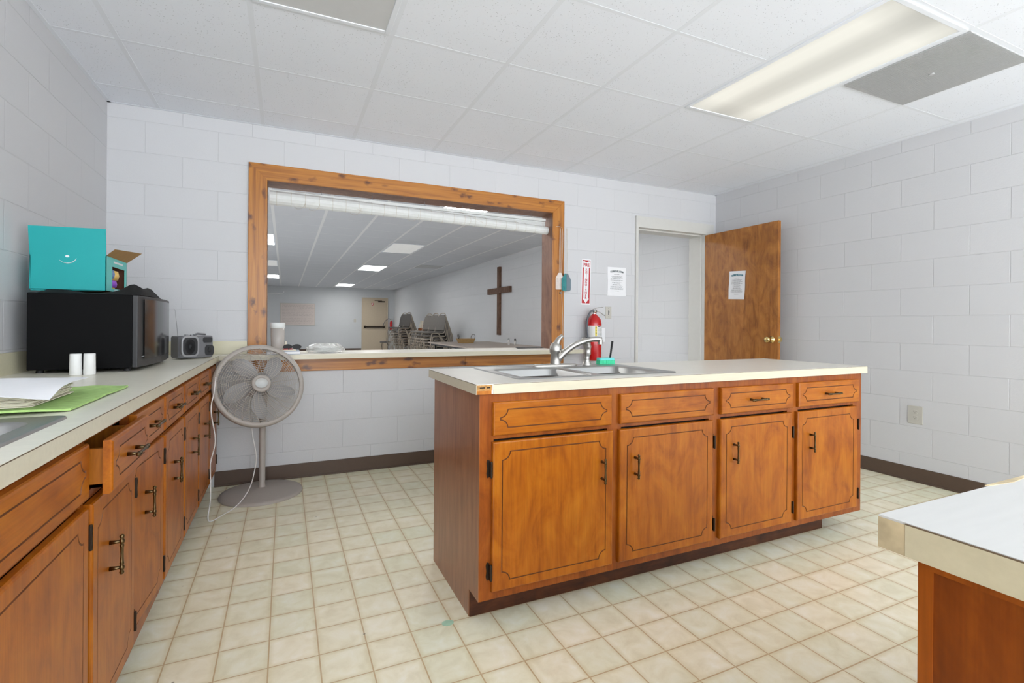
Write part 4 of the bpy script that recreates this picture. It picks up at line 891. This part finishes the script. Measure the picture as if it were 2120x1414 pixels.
pl = thing('light_switch', 'beige wall switch plate between the extinguisher and the doorway', 'switch', (2.806, YB, 1.245))
B().box(-.034, -.006, -.057, .034, 0, .057).build('cover_plate', 'cream', pl, bevel=.003)
B().box(-.004, -.009, -.022, .004, -.006, .022).box(-.0025, -.016, -.002, .0025, -.006, .012).build('toggle', 'mid_grey', pl)
B().lathe([(.003, 0), (.003, .001)], 8, 0, T((0, -.006, .04)) @ Rx(PI / 2)).lathe([(.003, 0), (.003, .001)], 8, 0, T((0, -.006, -.04)) @ Rx(PI / 2)).build('screw', 'mid_grey', pl)
ou = thing('wall_outlet', 'ivory duplex power outlet low on the right block wall', 'outlet', (XR, 2.066, .488))
B().box(-.006, -.048, -.066, 0, .048, .066).build('cover_plate', 'cream', ou, bevel=.003)
for z in (.021, -.021):
    o = B().prism(rrect(-.018, z - .014, .018, z + .014, .012, 4), -.0085, -.006, 'x').build('socket', 'cream', ou)
    B().box(-.0092, -.008, z + .001, -.0085, -.0055, z + .009).box(-.0092, .0055, z + .001, -.0085, .008, z + .009).box(-.0092, -.002, z - .009, -.0085, .002, z - .004).build('socket_slot', 'rubber', o)

# ------------------------------------------------------------------ things on the serving shelf
SZ = .9095
tag(B().box(-.105, -.1, 0, .105, .1, .022, 0).box(-.104, -.1005, .003, .104, -.1, .019, 1).build('book', ['lilac', 'paper'], loc=(-.012, 3.855, SZ), rot=(0, 0, .03), bevel=.002), 'thick grey-blue book on the left end of the serving shelf', 'book')
tag(B().box(-.095, -.085, 0, .095, .085, .008).build('notepad', 'amber' if False else 'paper_cream', loc=(-.022, 3.865, SZ + .0225), rot=(0, 0, -.03)), 'cream notepad lying on the grey-blue book', 'notepad')
tm = thing('plastic_tumbler', 'clear plastic tumbler half full of pale brown contents on the notepad', 'tumbler', (-.048, 3.875, SZ + .031))
B().lathe([(.040, .0), (.043, .004), (.046, .185), (.044, .185), (.041, .004), (0, .004)], 28).build('tumbler_wall', 'tumbler', tm)
B().lathe([(.039, .005), (.0425, .145), (0, .145)], 24).build('contents', 'sugar', tm)
B().lathe([(.0465, .150), (.0475, .152), (.0475, .186), (.045, .188), (0, .188)], 28).build('lid', 'blind', tm)
sgz = thing('sunglasses', 'black sunglasses resting on the notepad beside the tumbler', 'sunglasses', (.045, 3.82, SZ + .031))
for x in (-.028, .03): B().lathe([(.024, -.002), (.026, 0), (.024, .002)], 18, 0, T((x, -.01, .018)) @ Rx(PI / 2), sx=1.1, sy=.75).build('lens', 'rubber', sgz)
B().tube([(-.008, -.01, .024), (.008, -.01, .024)], .003, 6).tube([(-.055, -.01, .022), (-.055, .05, .01), (-.05, .075, .003)], .0025, 6).tube([(.058, -.01, .022), (.058, .04, .012), (.052, .072, .003)], .0025, 6).build('glasses_frame', 'rubber', sgz)
tag(B().lathe([(.010, 0), (.0115, .002), (.0115, .03), (.009, .035), (.006, .04), (.006, .052), (0, .054)], 14).build('small_bottle', 'paper_cream', loc=(.004, 3.93, SZ + .031)), 'tiny cream-capped bottle behind the sunglasses', 'bottle')
tag(B().tube([(-.03, 0, .004), (.03, .01, .004)], .004, 8, mi=0).tube([(.0, .005, .0042), (.01, .0067, .0042)], .0045, 8, mi=1).build('pen', ['red_ink', 'rubber'], loc=(.018, 3.79, SZ + .031)), 'red pen lying in front of the sunglasses', 'pen')
pb = thing('bag_of_plates', 'white foam plates in a crinkled clear plastic bag on the serving shelf', 'bag', (.275, 3.93, SZ))
b = B()
for k in range(5): b.lathe([(.05, 0), (.075, .004), (.094, .012), (.093, .013), (.07, .006), (0, .004)], 28, 0, T((0.004 * (k % 2), 0, .004 + k * .006)), sx=1.12)
b.build('foam_plates', 'blind', pb)
b = B(); vs = []; fs = []; nn = 28; mm_ = 9; rnd = random.Random(9)
for j in range(mm_ + 1):
    t_ = j / mm_; rr_ = .122 * math.sqrt(max(0, 1 - (t_ * .93) ** 4)) + .001; z = .002 + .062 * t_
    for i in range(nn):
        a = 2 * PI * i / nn; r = rr_ * (1 + rnd.uniform(-.05, .05)); vs.append((r * math.cos(a) * 1.08, r * math.sin(a) * .85, z + rnd.uniform(-.004, .006) * (t_ > .2)))
for j in range(mm_):
    for i in range(nn): q = (i + 1) % nn; fs.append((j * nn + i, j * nn + q, (j + 1) * nn + q, (j + 1) * nn + i))
fs.append(tuple(range(mm_ * nn, (mm_ + 1) * nn)))
b.add(vs, fs, 0, False).build('clear_bag', 'film', pb)
b = B()
for k in range(3): b.box(-.14, -.012 + .02 * k, .001 + k * .004, .14, .01 + .02 * k, .004 + k * .004, 0, Rz(.05 * k))
tag(b.build('serving_tray', 'dark_grey', loc=(2.03, 4.03, SZ), rot=(0, 0, .1)), 'flat dark grey tray at the right end of the serving shelf', 'tray')

# ------------------------------------------------------------------ the hall
cr = thing('wall_cross', 'large brown wooden cross on the right wall of the hall', 'cross', (HXR, 9.62, .90))
B().box(-.055, -.055, 0, 0, .055, 1.43).build('upright_beam', 'cross_wood', cr, bevel=.004)
B().box(-.06, -.59, .87, -.004, -.0555, .99).box(-.06, .0555, .87, -.004, .59, .99).box(-.06, -.0555, .87, -.0555, .0555, .99).build('cross_beam', 'cross_wood', cr, bevel=.003)
# poster with handwriting
b = B().box(-.62, -.02, -.43, .62, 0, .43, 0).box(-.6, -.022, -.41, .6, -.02, .41, 1); rnd = random.Random(12)
for r_ in range(13):
    z = .35 - r_ * .057; x = -.55
    while x < .5:
        l = rnd.uniform(.04, .16); b.tube([(x + l * k / 4, -.023, z + rnd.uniform(-.008, .008)) for k in range(5)], .006, 4, 2, flat=.3); x += l + .03
    if r_ == 12: break
tag(b.build('handwritten_board', ['cream', 'board', 'dark_ink'], loc=(.436, HY - .004, 1.446)), 'pale board covered in lines of handwriting on the far hall wall', 'board')
tag(B().box(-.045, -.008, -.06, .045, 0, .06).box(-.02, -.014, -.015, .02, -.008, .015).build('wall_plate', 'cream', loc=(2.55, HY, 1.22), bevel=.002), 'small wall plate left of the far tan door', 'switch')
tag(B().tube([(-1.2, HY - .06, 2.22), (-.15, HY - .06, 2.22), (-.08, HY - .06, 2.25), (-.06, HY, 2.30)], .014, 8).build('wall_rail', 'tbar_hall'), 'thin white rail on the far hall wall at upper left of the opening', 'rail')
def table(x0, x1, y0, y1, label):
    t = thing('folding_table', label, 'table', ((x0 + x1) / 2, (y0 + y1) / 2, 0), 0, 'tables in the hall beyond the shelf'); hx_, hy_ = (x1 - x0) / 2, (y1 - y0) / 2
    B().box(-hx_, -hy_, .715, hx_, hy_, .74).build('tabletop', 'table', t, bevel=.004)
    B().box(-hx_ + .05, -hy_ + .05, .68, hx_ - .05, -hy_ + .07, .715).box(-hx_ + .05, hy_ - .07, .68, hx_ - .05, hy_ - .05, .715).box(-hx_ + .05, -hy_ + .07, .68, -hx_ + .07, hy_ - .07, .715).box(hx_ - .07, -hy_ + .07, .68, hx_ - .05, hy_ - .07, .715).build('apron', 'dark_grey', t)
    for sx in (-1, 1):
        for sy in (-1, 1): B().tube([(sx * (hx_ - .08), sy * (hy_ - .25), .69), (sx * (hx_ - .08), sy * (hy_ - .25), 0)], .014, 8).build('leg', 'dark_grey', t)
table(2.74, 3.42, 7.80, 10.22, 'long pale table ahead of the front chair stacks, its left end free')
table(3.425, 4.10, 7.80, 10.22, 'long pale table against the hall wall under the cross')
table(2.74, 3.42, 5.36, 7.79, 'long pale table nearest the serving opening, left row')
table(3.425, 4.10, 5.36, 7.79, 'long pale table nearest the doorway along the hall wall')
bk = thing('wicker_basket', 'shallow brown wicker basket with two wire handles on the far table', 'basket', (3.30, 9.45, .74))
B().prism([(-.13, 0), (.13, 0), (.17, .09), (-.17, .09)], -.1, .1, 'y').build('basket_body', 'wicker', bk, bevel=.006)
for s in (-1, 1): B().tube(smooth_path([(s * .165, -.05, .085), (s * .185, -.04, .15), (s * .16, 0, .175), (s * .13, .04, .14), (s * .13, .05, .085)], 4), .004, 6).build('basket_handle', 'bronze', bk)
for (x, y), lb, mt in (((3.80, 8.46), 'left clear glass shaker on the table under the cross', 'silver'), ((3.82, 8.22), 'dark-topped glass shaker on the table under the cross', 'rubber')):
    s_ = thing('glass_shaker', lb, 'shaker', (x, y, .74), 0, 'shakers on the hall table')
    B().lathe([(.022, 0), (.024, .003), (.020, .09), (0, .09)], 14).build('shaker_glass', 'tumbler', s_); B().lathe([(.020, .09), (.021, .10), (.014, .12), (0, .122)], 14).build('shaker_cap', mt, s_)
def make_chair(label, loc, rz):
    t = thing('stacking_chair', label, 'chair', loc, rz, 'grey padded stacking chairs in the hall')
    B().prism(rrect(-.205, -.20, .205, .20, .06, 4), .425, .465, 'z').build('seat', 'chair_pad', t, bevel=.012)
    vs = [(-.19, .50), (.19, .50), (.20, .72), (.16, .84), (.08, .885), (-.08, .885), (-.16, .84), (-.20, .72)]
    B().prism([(x, z) for x, z in vs], -.018, .018, 'y', 0, T((0, .215 - .5 * .18, 0)) @ Matrix.Shear('XY', 4, (0, 0)) @ Rx(-.18)).build('backrest', 'chair_pad', t, bevel=.01)
    b = B()
    for s in (-1, 1):
        b.tube(smooth_path([(s * .235, -.23, 0), (s * .225, -.20, .22), (s * .215, -.17, .40), (s * .215, -.10, .425), (s * .215, .12, .42), (s * .215, .20, .46), (s * .20, .245, .62), (s * .17, .275, .80), (s * .08, .30, .905), (0, .303, .915)], 3), .0115, 6)
        b.tube([(s * .225, .02, .415), (s * .235, .20, .20), (s * .24, .30, 0)], .0115, 6)
    b.build('chair_frame', 'chair_frame', t)
    B().tube([(-.22, -.19, .28), (.22, -.19, .28)], .008, 6).build('cross_bar', 'chair_frame', t); B().tube([(-.237, .21, .18), (.237, .21, .18)], .008, 6).build('cross_bar', 'chair_frame', t)
    return t
ordn = ['topmost', 'second from the top', 'third from the top', 'fourth from the top', 'fifth from the top', 'sixth from the top', 'seventh from the top', 'lowest']
proto = None
stacks = ((3.42, 11.75, 7, 'of the chair stack nearest the wall cross'), (3.42, 12.37, 7, 'of the middle stack of the nearer chair row'), (3.42, 12.99, 7, 'of the leftmost stack of the nearer chair row'),
          (3.40, 15.2, 8, 'of the nearer stack by the far door'), (3.40, 15.82, 8, 'of the stack closest to the far door'))
for x, y, n, where in stacks:
    for k in range(n):
        lb = 'grey padded chair, ' + (ordn[n - 1 - k] if k else 'lowest') + ' ' + where
        loc = (x - .028 * k, y + .004 * (k % 2), k * .078)
        if proto is None: proto = make_chair(lb, loc, -PI / 2 + .32)
        else:
            c = copy_tree(proto); c.location = loc; c['label'] = lb
c = copy_tree(proto); c.location = (3.30, 14.0, 0); c.rotation_euler = (0, 0, -PI / 2 + .9); c['label'] = 'single loose grey padded chair standing between the two groups of stacked chairs'
st = thing('round_stool', 'small round grey stool left of the farther chair stacks', 'stool', (3.2, 17.7, 0))
B().lathe([(.17, .44), (.19, .45), (.19, .48), (.16, .495), (0, .495)], 24).build('stool_seat', 'chair_pad', st)
for k in range(4):
    a = PI / 4 + k * PI / 2; B().tube([(.13 * math.cos(a), .13 * math.sin(a), .44), (.19 * math.cos(a), .19 * math.sin(a), 0)], .010, 6).build('leg', 'bronze', st)
tag(B().box(-.2, -.35, 0, .2, .35, .98).box(-.206, -.33, .03, -.2, -.01, .95).box(-.206, .01, .03, -.2, .33, .95).build('wooden_cabinet', 'wood_frame', loc=(3.88, 14.6, 0), bevel=.004), 'brown wooden cabinet at the hall wall between the chair groups', 'cabinet')
tag(B().box(-.12, -.15, 0, .12, .15, .12).build('cardboard_box', 'paper_cream', loc=(3.82, 14.76, .98), bevel=.003), 'lower white box on the wooden cabinet behind the chairs', 'box')
tag(B().box(-.10, -.13, 0, .10, .13, .11).build('cardboard_box', 'paper_cream', loc=(3.83, 14.75, 1.10), bevel=.003), 'upper white box stacked over another behind the chairs', 'box')
tag(B().box(-.12, -.12, 0, .12, -.105, .12).box(-.12, .105, 0, .12, .12, .12).box(-.12, -.105, 0, -.105, .105, .12).box(.105, -.105, 0, .12, .105, .12).box(-.105, -.105, 0, .105, .105, .01).build('wooden_crate', 'raw', loc=(3.85, 14.42, .98)), 'small orange-brown wooden crate beside the white boxes behind the chairs', 'crate')
e2 = thing('fire_extinguisher', 'distant small fire extinguisher on the far hall wall by the tan door', 'fire extinguisher', (3.98, HY - .08, .85))
B().lathe([(.05, 0), (.055, .01), (.055, .31), (.04, .35), (0, .39)], 16).build('cylinder', 'red', e2)
B().tube(smooth_path([(0, 0, .42), (-.12, -.02, .46), (-.26, -.02, .34), (-.34, -.02, .14)], 4), .012, 6).build('hose', 'hose', e2)
B().lathe([(.03, .39), (.03, .45), (0, .46)], 10).build('valve', 'nickel', e2)
